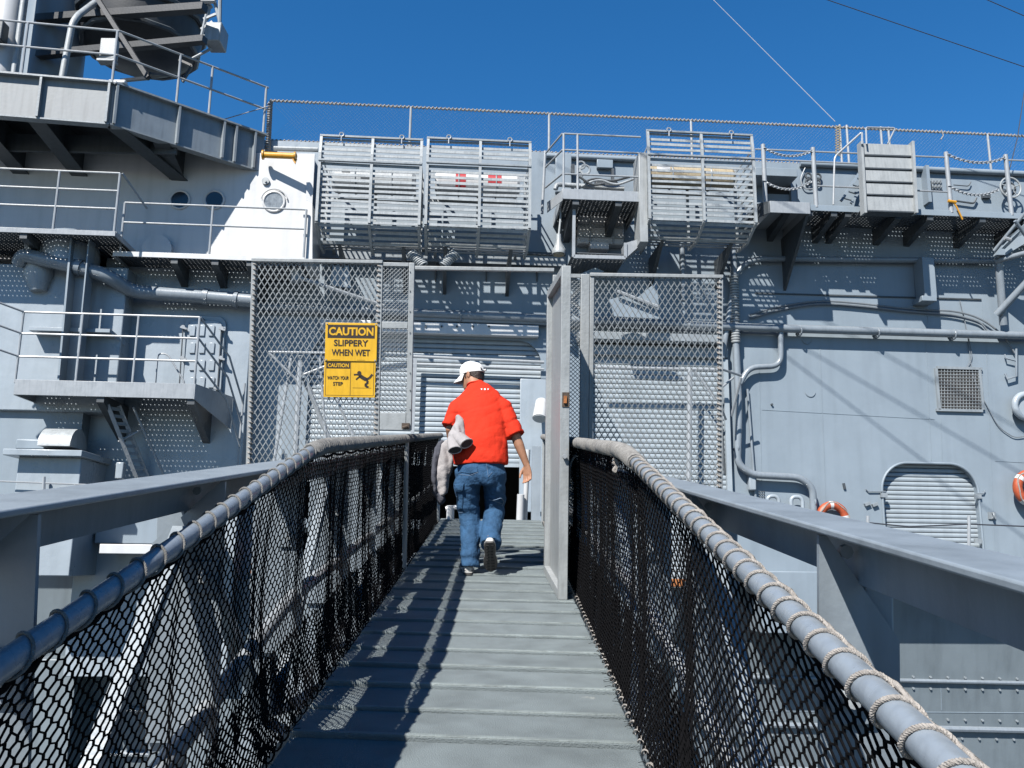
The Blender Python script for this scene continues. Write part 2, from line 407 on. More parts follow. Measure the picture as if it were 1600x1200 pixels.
# ---- weld seams and small welded plates
def seam(x0, y0, x1, y1, w=.014, o=.006):
    MB().bar(wq(x0, y0, 0), wq(x1, y1, 0), w, o * 2).build('weld_seam', 'hull', ship)
for q in ((1186, 575, 1190, 760), (1281, 540, 1290, 790), (1447, 535, 1455, 720), (1541, 540, 1556, 900), (1190, 640, 1460, 655), (1470, 655, 1472, 725),
          (1446, 402, 1450, 505), (1534, 470, 1536, 505), (405, 290, 402, 395), (360, 350, 356, 395), (1555, 720, 1700, 728), (1190, 900, 1600, 908)): seam(*q)
MB().bar(wq(1180, 458, .01), wq(1533, 468, .01), .025, .03).build('wall_strip', 'darkmetal', ship)
for (x, y) in ((1301, 757), (1318, 759)): pass
mb = MB()
for x, y in ((1355, 787), (1367, 788)): mb.bar(wq(x - 4, y + 2, .03), wq(x + 4, y - 1, .03), .05, .06)
mb.build('padeye', 'trim', ship)
mb = MB(); mb.ring(wq(1552, 806, .06), WS + WO * .3, .05, .016, 16, 6); mb.wbox(1545, 800, 1556, 811, 0, .03); mb.build('padeye', 'trim', ship)
mb = MB(); mb.bar(wq(1318, 755, .02), wq(1320, 764, .02), .04, .03); mb.build('padeye', 'darkmetal', ship)
mb = MB()
for i in range(3):
    for j in range(3): mb.disc(wq(1187 + i * 3.4, 768 + j * 4, .01), WO, .012, .02, 8)
mb.build('drain_plate', 'darkmetal', ship, kind='stuff')
for a, b in ((1261, 536), (1266, 618)):
    mb = MB(); mb.ring(wq(a, b - 6, .012), WO, .09, .006, 16, 5, .1, 3.04); mb.build('weld_ring', 'hull', ship)
mb = MB(); mb.disc(wq(1206, 632, .02), WO, .02, .04, 8); mb.build('stud', 'darkmetal', ship)
mb = MB(); mb.tube([wq(1353, 764, .03), wq(1357, 768, .03), wq(1384, 768, .03)], .012, 6); mb.tube([wq(1527, 771, .03), wq(1537, 771, .03), wq(1539, 766, .03)], .012, 6); mb.build('grab_bar', 'pipe', ship)
mb = MB(); mb.tube([wq(1570, 554, .05), wq(1572, 560, .08), wq(1588, 564, .08)], .016, 6); mb.tube([wq(1588, 545, .08), wq(1588, 588, .08), wq(1574, 592, .08), wq(1571, 584, .05)], .022, 6); mb.build('hook_bar', 'pipe', ship)
# ---- ventilation grille
mb = MB(); x0, y0, x1, y1 = 1466, 575, 1534, 640
for q in ((x0 - 1, y0 - 2, x1 + 1, y0 + 2), (x0 - 2, y1 - 1, x1 + 2, y1 + 3), (x0 - 2, y0, x0 + 2, y1), (x1 - 2, y0, x1 + 2, y1)): mb.wbox(*q, .0, .05)
gr = mb.build('vent_grille', 'trim', ship)
mb = MB(); mb.wbox(x0 + 2, y0 + 2, x1 - 2, y1 - 1, .002, .008); mb.build('vent_backing', 'dark', gr, org=ORG[ship])
for i in range(1, 14): mb = MB(); x = x0 + (x1 - x0) * i / 14; mb.bar(wq(x, y0 + 1, .035), wq(x + .3, y1, .035), .008, .008); mb.build('grille_bar', 'slat', gr, org=ORG[ship])
for i in range(1, 13): mb = MB(); y = y0 + (y1 - y0) * i / 13; mb.bar(wq(x0, y, .045), wq(x1, y + 1, .045), .008, .008); mb.build('grille_bar', 'slat', gr, org=ORG[ship])

# ---- pipes (each run of pipe is a part with its clamps)
def pipe(pts, o, r, mat='pipe', rad=.22, seg=12, name='pipe', clamps=(), parent=None):
    w = [wq(p[0], p[1], p[2] if len(p) > 2 else o) for p in pts]
    mb = MB(); mb.tube(bent(w, rad) if len(w) > 2 else w, r, seg)
    pr = mb.build(name, mat, parent or ship)
    for (x, y) in clamps:
        c = MB(); q = wq(x, y, o); c.ring(q, WS, r * 1.12, r * .22, 16, 6); c.bar(q + WO * -o, q, .05, .03); c.build('pipe_clamp', mat, pr, org=ORG[parent or ship])
    return pr
pipe([(395, 478), (650, 489), (1150, 511), (1680, 527)], .17, .075, rad=.5, clamps=[(720, 494), (1250, 517), (1371, 520), (1490, 523), (1075, 509)])
pipe([(645, 497), (905, 506)], .12, .05, 'hull')
pipe([(1146, 392), (1149, 520), (1155, 640), (1152, 725), (1175, 742), (1250, 746), (1270, 762), (1272, 830)], .14, .062, rad=.35, clamps=[(1155, 590), (1272, 785), (1152, 700)])
pipe([(1220, 516, .14), (1220, 572), (1170, 574), (1156, 600)], .13, .05, rad=.2, clamps=[(1220, 525)])
mb = MB()
for i in range(26):
    y = 432 + i * 4.1; q = wq(1146.6 + i * .12, y, .14); mb.ring(q, (0, 0, 1), .066, .022, 14, 6)
mb.build('pipe_bellows', 'slat', ship)
pipe([(1128, 560), (1150, 424), (1178, 404), (1560, 408)], .12, .055, 'pipe', rad=.3)
pipe([(1132, 740), (1122, 560)], .05, .02, 'darkmetal')
pipe([(1168, 608), (1181, 782)], .06, .022, 'pipe')
pipe([(1065, 380), (1068, 470)], .3, .05, 'pipe')
mb = MB(); mb.wbox(1171, 742, 1182, 766, .02, .14); mb.build('junction_box', 'hull2', ship, bevel=.02)
mb = MB(); mb.wbox(1443, 402, 1462, 466, .02, .34); mb.wbox(1441, 462, 1464, 470, .01, .36); mb.build('cable_trunk', 'hull', ship, bevel=.008)
for pts in ([(1172, 492), (1215, 479), (1280, 469), (1345, 474), (1420, 483), (1495, 486), (1535, 498), (1568, 524), (1586, 552)],
            [(1172, 497), (1216, 484), (1280, 473), (1345, 478), (1420, 487), (1490, 491), (1532, 503), (1545, 520)]):
    mb = MB(); mb.tube(bent([wq(x, y, .06) for x, y in pts], .5, 5), .018, 6); mb.build('cable', 'cable', ship)
for pts, r in (([(1500, 470), (1512, 520), (1518, 575), (1524, 600), (1560, 668), (1585, 684), (1600, 682)], .009), ([(1512, 520), (1520, 560), (1510, 575)], .007)):
    mb = MB(); mb.tube(bent([wq(x, y, .03) for x, y in pts], .4, 5), r, 5); mb.build('thin_cable', 'cable', ship)
# ---- lower hull: strakes with bolts, ledges
for (y, r) in ((1062, .035), (1136, .05), (1205, .05)):
    mb = MB(); mb.tube([wf(-500, y - 46, .03), wf(800, y - 12, .03), wf(1900, y + 12, .03)], r, 8); mb.build('hull_strake', 'pipe', ship)
mb = MB()
for y in (1052, 1070, 1118, 1147):
    for i in range(34): mb.disc(wf(1120 + i * 27 + (y % 3) * 5, y + i * .5, .012), WO, .022, .03, 6)
mb.build('rivet', 'trim', ship, kind='stuff')
MB().bar(wf(1100, 1110), wf(1900, 1116), .014, .012).build('weld_seam', 'hull', ship); MB().bar(wf(1470, 1075), wf(1471, 1110), .014, .012).build('weld_seam', 'hull', ship)
# pale ledge boxes seen below the gangway on either side
for q, o, nm in (((150, 790, 300, 850), .9, 'hull_locker'), ((1190, 893, 1305, 990), .7, 'hull_locker'), ((300, 905, 560, 1250), .3, 'hull_trunk'), ((930, 930, 1060, 1250), .3, 'hull_trunk'), ((40, 1030, 110, 1250), .3, 'hull_trunk')):
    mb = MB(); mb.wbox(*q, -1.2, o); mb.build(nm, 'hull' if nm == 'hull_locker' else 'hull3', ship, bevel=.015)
mb = MB(); mb.wbox(155, 851, 335, 866, .002, 1.3); mb.build('hull_ledge', 'white', ship, bevel=.01)
mb = MB(); mb.wbox(392, 880, 442, 897, .1, .56); mb.build('rusty_pad', 'rust', ship, bevel=.01)
mb = MB(); mb.wbox(1042, 905, 1082, 917, .1, .56); mb.build('rusty_pad', 'rust', ship, bevel=.01)
# small pipe vents by the beam on the right
for x, y in ((1208, 786), (1245, 787)):
    w = wq(x, y, .15); mb = MB(); mb.tube(bent([w + Vector((-.1, 0, -.4)), w + Vector((-.1, 0, .12)), w + Vector((.1, 0, .12)), w + Vector((.1, 0, -.1))], .1), .035, 10); mb.build('goose_neck_vent', 'hull2', ship)

# ================================================================== ISLAND (white bulge under the gallery) with portholes
isl = thing('ship_superstructure', W(wp(330, 350)[0], wp(330, 400)[1], 0), 'pale painted island base with round portholes left of the raft racks', 'ship superstructure')
OI = .35
zi0, zi1 = wp(440, 408, OI)[1], wp(440, 239, OI)[1]
def ipoly(pts): return [wq(x, y, OI) for x, y in pts]
MB().prism(ipoly([(-500, 238), (430, 239), (489, 240), (478, 312), (474, 409), (-500, 400)]), -WO * (OI - .004)).build('wall', 'white', isl, smooth=False)
mb = MB(); mb.prism([wq(474, 310, 1.2), wq(488, 318, 1.2), wq(488, 409, 1.2), wq(474, 409, 1.2)], -WO * .9); mb.build('end_fin', 'white', isl, smooth=False)
mb = MB(); mb.prism([wq(480, 240, .4), wq(492, 240, .4), wq(488, 318, .4), wq(478, 312, .4)], -WO * .05); mb.build('edge_strip', 'white', isl, smooth=False)
for x, y, r, gl in ((428, 315, 17, 'glass'), (281, 312, 15.5, 'darkglass'), (335, 312, 15.5, 'darkglass')):
    rr = r * 15.0 / F
    mb = MB(); mb.ring(wq(x, y, OI + .01), WO, rr, .022, 32, 8); fr = mb.build('porthole', 'white', isl)
    mb = MB(); mb.disc(wq(x, y, OI + .006), WO, rr * .97, .01, 28); mb.build('pane', gl, fr, org=ORG[isl])
    if gl == 'glass':
        mb = MB(); mb.ring(wq(x, y - 1, OI + .03), WO, rr * 1.25, .012, 24, 6, 3.3, 6.1); mb.build('rain_lip', 'white', fr, org=ORG[isl])
mb = MB(); mb.disc(wq(415, 283, OI + .02), WO, .065, .04, 20); mb.disc(wq(415, 283, OI + .05), WO, .02, .03, 10); mb.build('boss', 'slat', isl)
mb = MB(); mb.tube([wq(428, 232, .3), wq(497, 234, .3)], .045); mb.build('coping_pipe', 'slat', isl)
mb = MB()
c = wq(246, 390, OI + .05); mb.disc(c, WO, .25, .1, 24); mb.build('hatch_boss', 'white', isl)

ya = thing('yellow_davit', wq(437, 243, .5), 'short yellow horizontal davit arm sticking out beside the white island wall', 'davit')
mb = MB(); mb.tube([wq(412, 242, .55), wq(462, 244, .75)], .055, 12); mb.build('arm', 'yellow2', ya)
mb = MB(); mb.disc(wq(411, 242, .55), WS, .085, .03, 16); mb.build('flange', 'yellow2', ya)
mb = MB(); mb.disc(wq(461, 244, .75), WS, .075, .03, 16); mb.prism([wq(456, 248, .76), wq(464, 248, .76), wq(461, 256, .76)], -WO * .03); mb.build('end_cap', 'yellow2', ya)

# ================================================================== platforms, catwalks
def grating(s0, s1, o0, o1, z, pitch=.066, bar=.043, th=.016):
    mb = MB(); n = int((s1 - s0) / pitch)
    for i in range(n + 1): s = s0 + (s1 - s0) * i / n; mb.box(W, s - bar / 2, s + bar / 2, z - th, z, o0, o1)
    n = max(2, int((o1 - o0) / pitch))
    for i in range(n + 1): o = o0 + (o1 - o0) * i / n; mb.box(W, s0, s1, z - th + .001, z - .001, o - bar / 2, o + bar / 2)
    return mb
BAR = {'catwalk': .041, 'side_platform': .044}
def platform(name, label, cat, x0, x1, yt, yb, o, posts=(), heights=(1.05, .7, .35), brackets=(), grate=True, railx=None, ends=(True, True), mat='rail', brd=.8, fmat='rail', group=None, o_in=.004, plate=False, pr=.02):
    s0, s1, z0, z1 = wrect(x0, yt, x1, yb, o)
    t = thing(name, W((s0 + s1) / 2, z0, o / 2), label, cat, group)
    mb = MB(); mb.box(W, s0, s1, z0, z1, o - .02, o); mb.build('fascia', fmat, t, bevel=.005)
    for e, s in zip(ends, (s0, s1)):
        if e: mb = MB(); mb.box(W, s - .012, s + .012, z0, z1 - .002, o_in, o - .022); mb.build('side_plate', fmat, t)
    if grate: grating(s0 + .02, s1 - .02, o_in, o - .03, z1 - .02, bar=BAR.get(name, .044)).build('grating', 'grating', t, kind='stuff', fix=False)
    elif plate: mb = MB(); mb.box(W, s0, s1, z1 - .03, z1 - .005, o_in, o - .022); mb.build('deck_plate', fmat, t)
    for x in brackets:
        s = wp(x, yb, o)[0]
        mb = MB(); mb.prism([W(s, z0 + .03, o - .03), W(s, z0 + .03, .004), W(s, z0 - brd, .004), W(s, z0 - .08, o - .03)], WS * .11); mb.build('bracket', 'darkmetal' if grate else fmat, t, smooth=False)
    ps = []
    for x in posts:
        s = wp(x, yt, o)[0]; ps.append(s)
        mb = MB(); mb.tube([W(s, z1 - .05, o - .03), W(s, z1 + heights[0], o - .03)], pr, 8); mb.build('post', mat, t)
    if posts:
        ra = wp(railx[0], yt, o)[0] if railx else min(ps); rb = wp(railx[1], yt, o)[0] if railx else max(ps)
        for h in heights:
            mb = MB(); mb.tube([W(ra, z1 + h, o - .03), W(rb, z1 + h, o - .03)], pr * .85, 8); mb.build('rail', mat, t)
    return t, s0, s1, z0, z1
# lower left access platform
t, s0, s1, z0, z1 = platform('access_platform', 'lower left grey grating platform with three rails in front of the watertight door', 'platform', 22, 303, 596, 620, 1.7,
    posts=(22, 117, 206, 303), heights=(1.06, .72, .36), brackets=(150, 292), railx=(22, 303))
for h in (1.06, .72, .36):
    mb = MB(); a = W(s1, z1 + h, 1.67); b = W(s1 + .36, z1 + h - .5, 1.15); c = W(s1 + .55, z1 + h - 1.2, .8)
    mb.tube([a, b, c], .017, 8); mb.build('stair_rail', 'rail', t)
mb = MB(); mb.tube([W(s1 + .55, z1 + .2, .8), W(s1 + .5, z1 - 1.9, .75)], .018, 8); mb.build('post', 'rail', t)
for h in (1.06, .72, .36):
    mb = MB(); mb.tube([W(s0, z1 + h, 1.67), W(s0 - .9, z1 + h + .25, 2.3)], .017, 8); mb.build('rail', 'rail', t)
mb = MB(); mb.prism([W(s1, z1, 1.7), W(s1, z0, 1.7), W(s1 + .32, z0 - .3, .62), W(s1 + .32, z1, .62)], WS * .015); mb.build('end_plate', 'rail', t, smooth=False)
# chain-hung step bracket and gate loop on the platform
mb = MB(); mb.tube(bent([W(wp(243, 600, 1.3)[0], z1, 1.3), wq(247, 552, 1.3), wq(262, 553, 1.3), wq(290, 600, 1.3), wq(275, 603, 1.3)], .08), .013, 6); mb.build('toe_bar', 'rail', t)
# upper left platform below the gallery (grating casts dots)
t2, *_ = platform('island_walkway', 'long white edged grating walkway with two rails below the portholes', 'walkway', 176, 476, 397, 405, 1.30,
    posts=(186, 326, 474), heights=(.84, .5), brackets=(266, 330, 385), railx=(186, 474), fmat='white', brd=.45)
# left end platform higher up
t3, s0, s1, z0, z1 = platform('side_platform', 'dark underside platform at the far left with three rails under the gallery', 'platform', -260, 181, 353, 361, 1.75,
    posts=(-120, 82, 178), heights=(.98, .68, .38), brackets=(30,), railx=(-260, 178), brd=.2)
mb = MB(); mb.tube([W(s1, z1 + .98, 1.72), wq(230, 326, 1.28)], .018, 8); mb.build('stair_rail', 'rail', t3)
# right hand long catwalk
RC = .92
t4, s0, s1, z0, z1 = platform('catwalk', 'long dark grating catwalk under the flight deck edge at upper right', 'catwalk', 1184, 1760, 328, 337, RC, brackets=(1226, 1262, 1300, 1322, 1400, 1450, 1532, 1600, 1690), fmat='hull', brd=.26)
CZT = z1
for i, (x, yt) in enumerate(((1192, 226), (1270, 231), (1478, 238), (1571, 242), (1690, 246))):
    sa, za = wp(x, yt, RC - .03); mb = MB(); mb.tube([W(sa, z1 - .04, RC - .03), W(sa, za, RC - .03)], .04, 10); mb.build('stanchion', 'rail', t4)
for a, b in (((1180, 233), (1346, 240)), ((1180, 248), (1346, 256)), ((1428, 244), (1480, 246)), ((1571, 250), (1700, 254)), ((1270, 290), (1480, 300))):
    mb = MB(); mb.tube([wq(*a, RC - .03), wq(*b, RC - .03)], .016, 6); mb.build('rail', 'rail', t4)
def chain(p, q, sag, name='chain', parent=None, r=.012):
    mb = MB(); n = 26; L = (q - p).length
    for i in range(n):
        w = (i + .5) / n; c = p.lerp(q, w) - Vector((0, 0, sag * 4 * w * (1 - w)))
        w2 = (i + .55) / n; c2 = p.lerp(q, w2) - Vector((0, 0, sag * 4 * w2 * (1 - w2)))
        mb.ring(c, WO if i % 2 else (0, 0, 1), L / n * .55, r, 8, 4)
    return mb.build(name, 'rail', parent)
for a, b, sg in (((1193, 231), (1270, 235), .13), ((1193, 282), (1268, 283), .16), ((1480, 241), (1571, 246), .13), ((1482, 290), (1560, 296), .14)):
    chain(wq(*a, RC), wq(*b, RC), sg, parent=t4)
# small projecting box platform (fascia with bracket ends)
t5, s0, s1, z0, z1 = platform('sponson_step', 'small pale box step projecting below the deck edge right of the last raft rack', 'platform', 1203, 1266, 315, 333, 1.25, plate=True, grate=False, fmat='rail', ends=(True, True))
for s, d in ((s0, -1), (s1, 1)):
    mb = MB(); mb.prism([W(s, z1, 1.25), W(s + d * .13, z1 + .06, .95), W(s + d * .13, z0 + .02, .95), W(s, z0, 1.25)], -WO * .05); mb.build('end_bracket', 'darkmetal', t5, smooth=False)
mb = MB(); mb.prism([W(s1 - .06, z0 - .003, 1.2), W(s1 - .06, z0 - .003, .004), W(s1 - .06, z0 - 1.0, .004)], WS * .05); mb.build('bracket', 'darkmetal', t5, smooth=False)

# ================================================================== deck edge: coping pipe, fittings, recess
mb = MB(); mb.wbox(1180, 262, 1246, 275, .002, .5); mb.build('deck_overhang', 'hull', ship, bevel=.01)
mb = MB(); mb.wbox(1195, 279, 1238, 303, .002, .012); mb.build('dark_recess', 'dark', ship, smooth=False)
mb = MB(); mb.wbox(1236, 276, 1244, 318, .002, .1); mb.build('frame_stub', 'hull', ship)
mb = MB(); mb.tube([wq(1250, 256, .05), wq(1700, 276, .05)], .055, 10); mb.build('coping_pipe', 'hull', ship)
mb = MB(); mb.tube([wq(850, 243, .05), wq(1012, 250, .05)], .05, 10); mb.build('coping_pipe', 'hull', ship)
for x, y in ((1263, 280), (1278, 281)):
    mb = MB(); mb.ring(wq(x, y - 5, .06), WO, .055, .02, 14, 6); mb.ring(wq(x, y + 4, .06), WO, .045, .02, 14, 6); mb.build('shackle', 'darkmetal', ship)
mb = MB(); mb.tube(bent([wq(1258, 262, .05), wq(1250, 280, .05), wq(1256, 296, .05), wq(1272, 295, .05)], .12), .012, 6); mb.build('loop_bar', 'rail', ship)
mb = MB(); mb.wbox(1449, 258, 1454, 315, .002, .2); mb.build('upright', 'hull', ship)
mb = MB()
for i in range(3):
    for j in range(2): mb.ring(wq(1459 + i * 5, 284 + j * 7, .04), WO, .022, .009, 10, 5)
mb.wbox(1456, 279, 1472, 296, .002, .02); mb.build('bolt_plate', 'trim', ship)
mb = MB(); mb.tube(bent([wq(1490, 289, .05), wq(1514, 291, .05), wq(1517, 284, .05)], .05), .01, 6); mb.tube(bent([wq(1494, 314, .06), wq(1522, 318, .06), wq(1526, 309, .06)], .05), .018, 6); mb.build('bracket_bar', 'darkmetal', ship)
mb = MB(); mb.wbox(1536, 304, 1548, 309, .002, .07); mb.build('cleat', 'darkmetal', ship)
vw = thing('deck_valve', wq(1579, 310, .25), 'round spoked hand wheel on the deck edge at far right', 'valve')
mb = MB(); c = wq(1579, 293, .25); mb.ring(c, WO, .20, .018, 32, 8); mb.build('rim', 'slat', vw)
mb = MB()
for k in range(5): a = k * 1.2566 + .3; mb.tube([c, c + WS * .2 * math.cos(a) + Vector((0, 0, .2 * math.sin(a)))], .012, 6)
mb.disc(c, WO, .05, .06, 14); mb.tube([c, c - WO * .245], .025, 8); mb.build('spokes', 'slat', vw)
mb = MB(); mb.ring(c - WO * .06, WO, .13, .02, 24, 8); mb.build('inner_ring', 'darkmetal', vw)
# yellow strap
mb = MB(); mb.tube(bent([wq(1482, 312, RC + .03), wq(1492, 318, RC + .04), wq(1498, 330, RC + .04), wq(1504, 343, RC + .03)], .1), .015, 8)
mb.tube([wq(1481, 314, RC + .03), wq(1494, 316, RC + .05)], .028, 8)
tag(mb.build('yellow_strap', 'yellow2'), 'frayed yellow strap hanging from the catwalk edge', 'strap')
# stair seen from behind
st = thing('deck_ladder', wq(1388, 330, 1.1), 'weathered boarded stair back leaning on the deck edge with bent handrails', 'stair')
for k in range(5):
    ya, yb = 224 + k * 20.6, 224 + (k + 1) * 20.6 - 3.2
    if k == 4: yb += 5
    o0 = 1.12 + .03 * k
    xl, xr = 1348 + k * 1.0, 1424 + k * 1.2
    mb = MB(); mb.prism([wq(xl, ya, o0 - .02), wq(xr, ya + 2.5, o0 - .02), wq(xr + 1, yb + 2.5, o0 + .01), wq(xl + 1, yb, o0 + .01)], -WO * .03); mb.build('riser_board', 'gate', st, smooth=False)
    mb = MB(); mb.prism([wq(xl, yb - 1, o0 + .03), wq(xr, yb + 1.5, o0 + .03), wq(xr, yb + 3.5, o0 + .03), wq(xl, yb + 1, o0 + .03)], -WO * .22); mb.build('tread', 'darkmetal', st, smooth=False)
for x in (1346, 1426):
    mb = MB(); mb.prism([wq(x - 1, 220, 1.16), wq(x + 3, 220, 1.16), wq(x + 9, 332, 1.32), wq(x + 5, 332, 1.32)], -WO * .16); mb.build('stringer', 'gate', st, smooth=False)
mb = MB(); mb.tube(bent([wq(1302, 320, .9), wq(1304, 245, .9), wq(1347, 206, .9), wq(1347, 226, 1.2)], .08), .018, 8); mb.build('handrail', 'rail', st)
mb = MB(); mb.tube(bent([wq(1354, 226, 1.2), wq(1353, 199, .9), wq(1399, 200, .9), wq(1387, 225, .9)], .05), .016, 8); mb.build('handrail', 'rail', st)
for x0, x1 in ((1345, 1368), (1420, 1432)):
    pass
mb = MB(); mb.prism([wq(1352, 318, 1.1), wq(1362, 312, 1.1), wq(1345, 338, .9), wq(1338, 338, .9)], -WO * .05); mb.prism([wq(1426, 318, 1.1), wq(1433, 312, 1.1), wq(1424, 338, .9), wq(1418, 338, .9)], -WO * .05); mb.build('foot_plate', 'darkmetal', st, smooth=False)
sl2 = thing('short_ladder', wq(1330, 318, .3), 'short inclined grey ladder just left of the boarded stair', 'ladder')
for a, b in (((1314, 314), (1348, 262)), ((1330, 318), (1362, 268))):
    mb = MB(); mb.bar(wq(*a, .45), wq(*b, .08), .05, .03); mb.build('stringer', 'hull', sl2)
for k in range(5):
    w = (k + .5) / 5; a = wq(1314, 314, .45).lerp(wq(1348, 262, .08), w); b = wq(1330, 318, .45).lerp(wq(1362, 268, .08), w)
    mb = MB(); mb.bar(a, b, .03, .05); mb.build('rung', 'hull', sl2)
# ---- boom support lattice at the right border
bs = thing('boom_support', wq(1600, 420, 1.0), 'slanting tube and plate bracing at the right border under the catwalk', 'brace')
for a, oa, b, ob, r in (((1660, 262), 1.6, (1553, 392), .6, .03), ((1660, 380), 1.4, (1556, 408), .5, .05), ((1560, 402), .5, (1568, 508), .25, .07), ((1680, 360), 1.3, (1557, 492), .3, .065), ((1586, 345), 1.3, (1602, 368), 1.2, .03)):
    mb = MB(); mb.tube([wq(*a, oa), wq(*b, ob)], r, 10); mb.build('brace_tube', 'pipe', bs)
mb = MB(); mb.prism([wq(1640, 318, 1.4), wq(1660, 345, 1.4), wq(1572, 398, .7), wq(1557, 398, .7), wq(1568, 378, .7)], -WO * .12); mb.build('brace_plate', 'hull', bs, smooth=False)
mb = MB(); mb.tube([wq(1570, 372, .9), wq(1579, 375, .9)], .035, 8); mb.build('pin', 'rail', bs)

# ================================================================== raft racks
def rack(x0, y0, x1, yb, yk, label, can, marks):
    OF = 1.45
    s0, s1, _, z1 = wrect(x0, y0, x1, yk, OF); zk = wp((x0 + x1) / 2, yk, OF)[1]
    OB = .95; zb = wp((x0 + x1) / 2, yb, OB)[1]
    t = thing('raft_rack', W((s0 + s1) / 2, zb, .9), label, 'raft rack', 'slatted raft racks along the deck edge')
    OK_ = .45
    prof = [(OF - .05, z1), (OF, z1 - .35), (OF, zk), (OB, zb), (OK_, zb + .03), (OK_, z1 - .2)]
    for s in (s0, (s0 + s1) / 2 + .02, s1):
        mb = MB()
        for a, b in zip(prof[:-1], prof[1:]): mb.bar(W(s, a[1], a[0]), W(s, b[1], b[0]), .045, .05, WS if False else None)
        mb.build('frame', 'slat', t)
    for s in (s0 + .15, s1 - .15):     # rear hanging straps
        mb = MB(); mb.bar(W(s, z1 - .2, OK_), W(s, z1 - .45, .02), .05, .02); mb.bar(W(s, zb + .1, OK_), W(s, zb + .1, .02), .05, .02); mb.build('hanger', 'slat', t)
    for (o, z) in ((OF - .045, z1), (OF + .012, z1 - .46)):
        mb = MB(); mb.box(W, s0 - .02, s1 + .02, z - .035, z + .0, o - .02, o + .03); mb.build('angle_bar', 'trim', t, bevel=.004)
    mid = (s0 + s1) / 2 + .02
    def slat(o, z, w=.036, tilt=0):
        mb = MB()
        for a, b in ((s0, mid), (mid, s1)):
            j = rnd(-.006, .006); j2 = rnd(-.006, .006)
            p = [W(a, z + j - w / 2, o), W(b, z + j2 - w / 2, o), W(b, z + j2 + w / 2, o + tilt), W(a, z + j + w / 2, o + tilt)]
            mb.prism(p, -WO * .014)
        mb.build('slat', 'slat', t, smooth=False)
    h = z1 - zk; n = 17
    for i in range(n):
        z = z1 - .06 - (h - .08) * i / (n - 1)
        if abs(z - (z1 - .46)) < .03: continue
        slat(OF - .03 - (.05 * max(0, (z - (z1 - .35)) / .35)), z, .040 + .008 * ((i * 7) % 3) / 2)
    for i in range(4):
        w = (i + .6) / 4; slat(OF - (OF - OB) * w, zk - (zk - zb) * w, .045, .02)
    for i in range(3):
        slat(OK_ + .02, z1 - .24 - .25 * i, .04)
    for i in range(3):
        o = OB - (OB - OK_) * (i + .5) / 4; mb = MB(); mb.box(W, s0, s1, zb + .02, zb + .032, o - .03, o + .03); mb.build('slat', 'slat', t)
    for e in (s0, s1):                 # end slats
        for i in range(8):
            z = z1 - .3 - (z1 - .4 - zb) * i / 8
            mb = MB(); mb.bar(W(e, z, OF - .04), W(e, z, OK_ + .03), .04, .012, WS); mb.build('end_slat', 'slat', t)
    for x in ((s0 * 4 + s1) / 5, (s0 + 4 * s1) / 5):   # small padlock hooks on the top bar
        mb = MB(); mb.ring(W(x, z1 + .0, OF + .0), WO, .035, .012, 10, 5); mb.tube([W(x, z1 - .02, OF), W(x, z1 - .12, OF)], .012, 6); mb.build('hook', 'rail', t)
    # what lies inside
    c0, c1 = s0 + .12, s1 - .12; rr = .21; oc = OK_ + .03 + rr; zc = wp((x0 + x1) / 2, (y0 * .47 + yk * .53) , oc)[1]
    mb = MB(); mb.tube([W(c0, zc, oc), W(c0 + .05, zc, oc), W(c1 - .05, zc, oc), W(c1, zc, oc)], [rr * .8, rr, rr, rr * .8], 22)
    cn = mb.build('raft_canister', can)
    tag(cn, {'canister': 'plain white raft canister lying inside the leftmost slatted rack', 'plastic': 'white raft canister with red markings inside the second slatted rack', 'tan': 'tan covered raft bundle inside the slatted rack nearest the boarded stair'}[can], 'raft canister', 'canisters in the raft racks')
    for a, b, za in marks:
        mb = MB(); q = []
        L = c1 - c0
        for i in range(6): q.append(math.pi * (.25 + .03 * i))
        k = 8; pts = []
        vs = []; fs = []
        for i in range(k + 1):
            an = R(za[0]) + (R(za[1]) - R(za[0])) * i / k
            for s in (c0 + L * a, c0 + L * b): vs.append(W(s, zc + (rr + .004) * math.sin(an), oc + (rr + .004) * math.cos(an)))
        for i in range(k): fs.append((2 * i, 2 * i + 1, 2 * i + 3, 2 * i + 2))
        mb.add(vs, fs); mb.build('marking', 'red' if can == 'plastic' else 'darkmetal' if can == 'canister' else 'plastic', cn, fix=False)
    for a in (.28, .72):
        mb = MB(); mb.ring(W(c0 + (c1 - c0) * a, zc, oc), WS, rr + .006, .014, 28, 5); mb.build('strap', 'trim', cn)
    # brackets under the rack
    for s in (s0 + .3, s1 - .3):
        mb = MB(); mb.prism([W(s, zb - .01, OB), W(s, zb - .01, .004), W(s, zb - .55, .004)], WS * .06); mb.build('bracket', 'darkmetal', t, smooth=False)
    return t, s0, s1, zb
r1 = rack(498, 212, 657, 384, 349, 'leftmost slatted raft rack beside the white island wall', 'canister', [(.12, .22, (20, 60)), (.35, .47, (-8, 2))])
r2 = rack(667, 216, 828, 388, 354, 'second slatted raft rack with red marked canister behind its slats', 'plastic', [(.24, .36, (-40, 75)), (.62, .78, (-12, 55))])
r3 = rack(1014, 205, 1178, 378, 345, 'slatted raft rack above the right mesh panel with tan bundle inside', 'tan', [(.1, .25, (0, 40))])

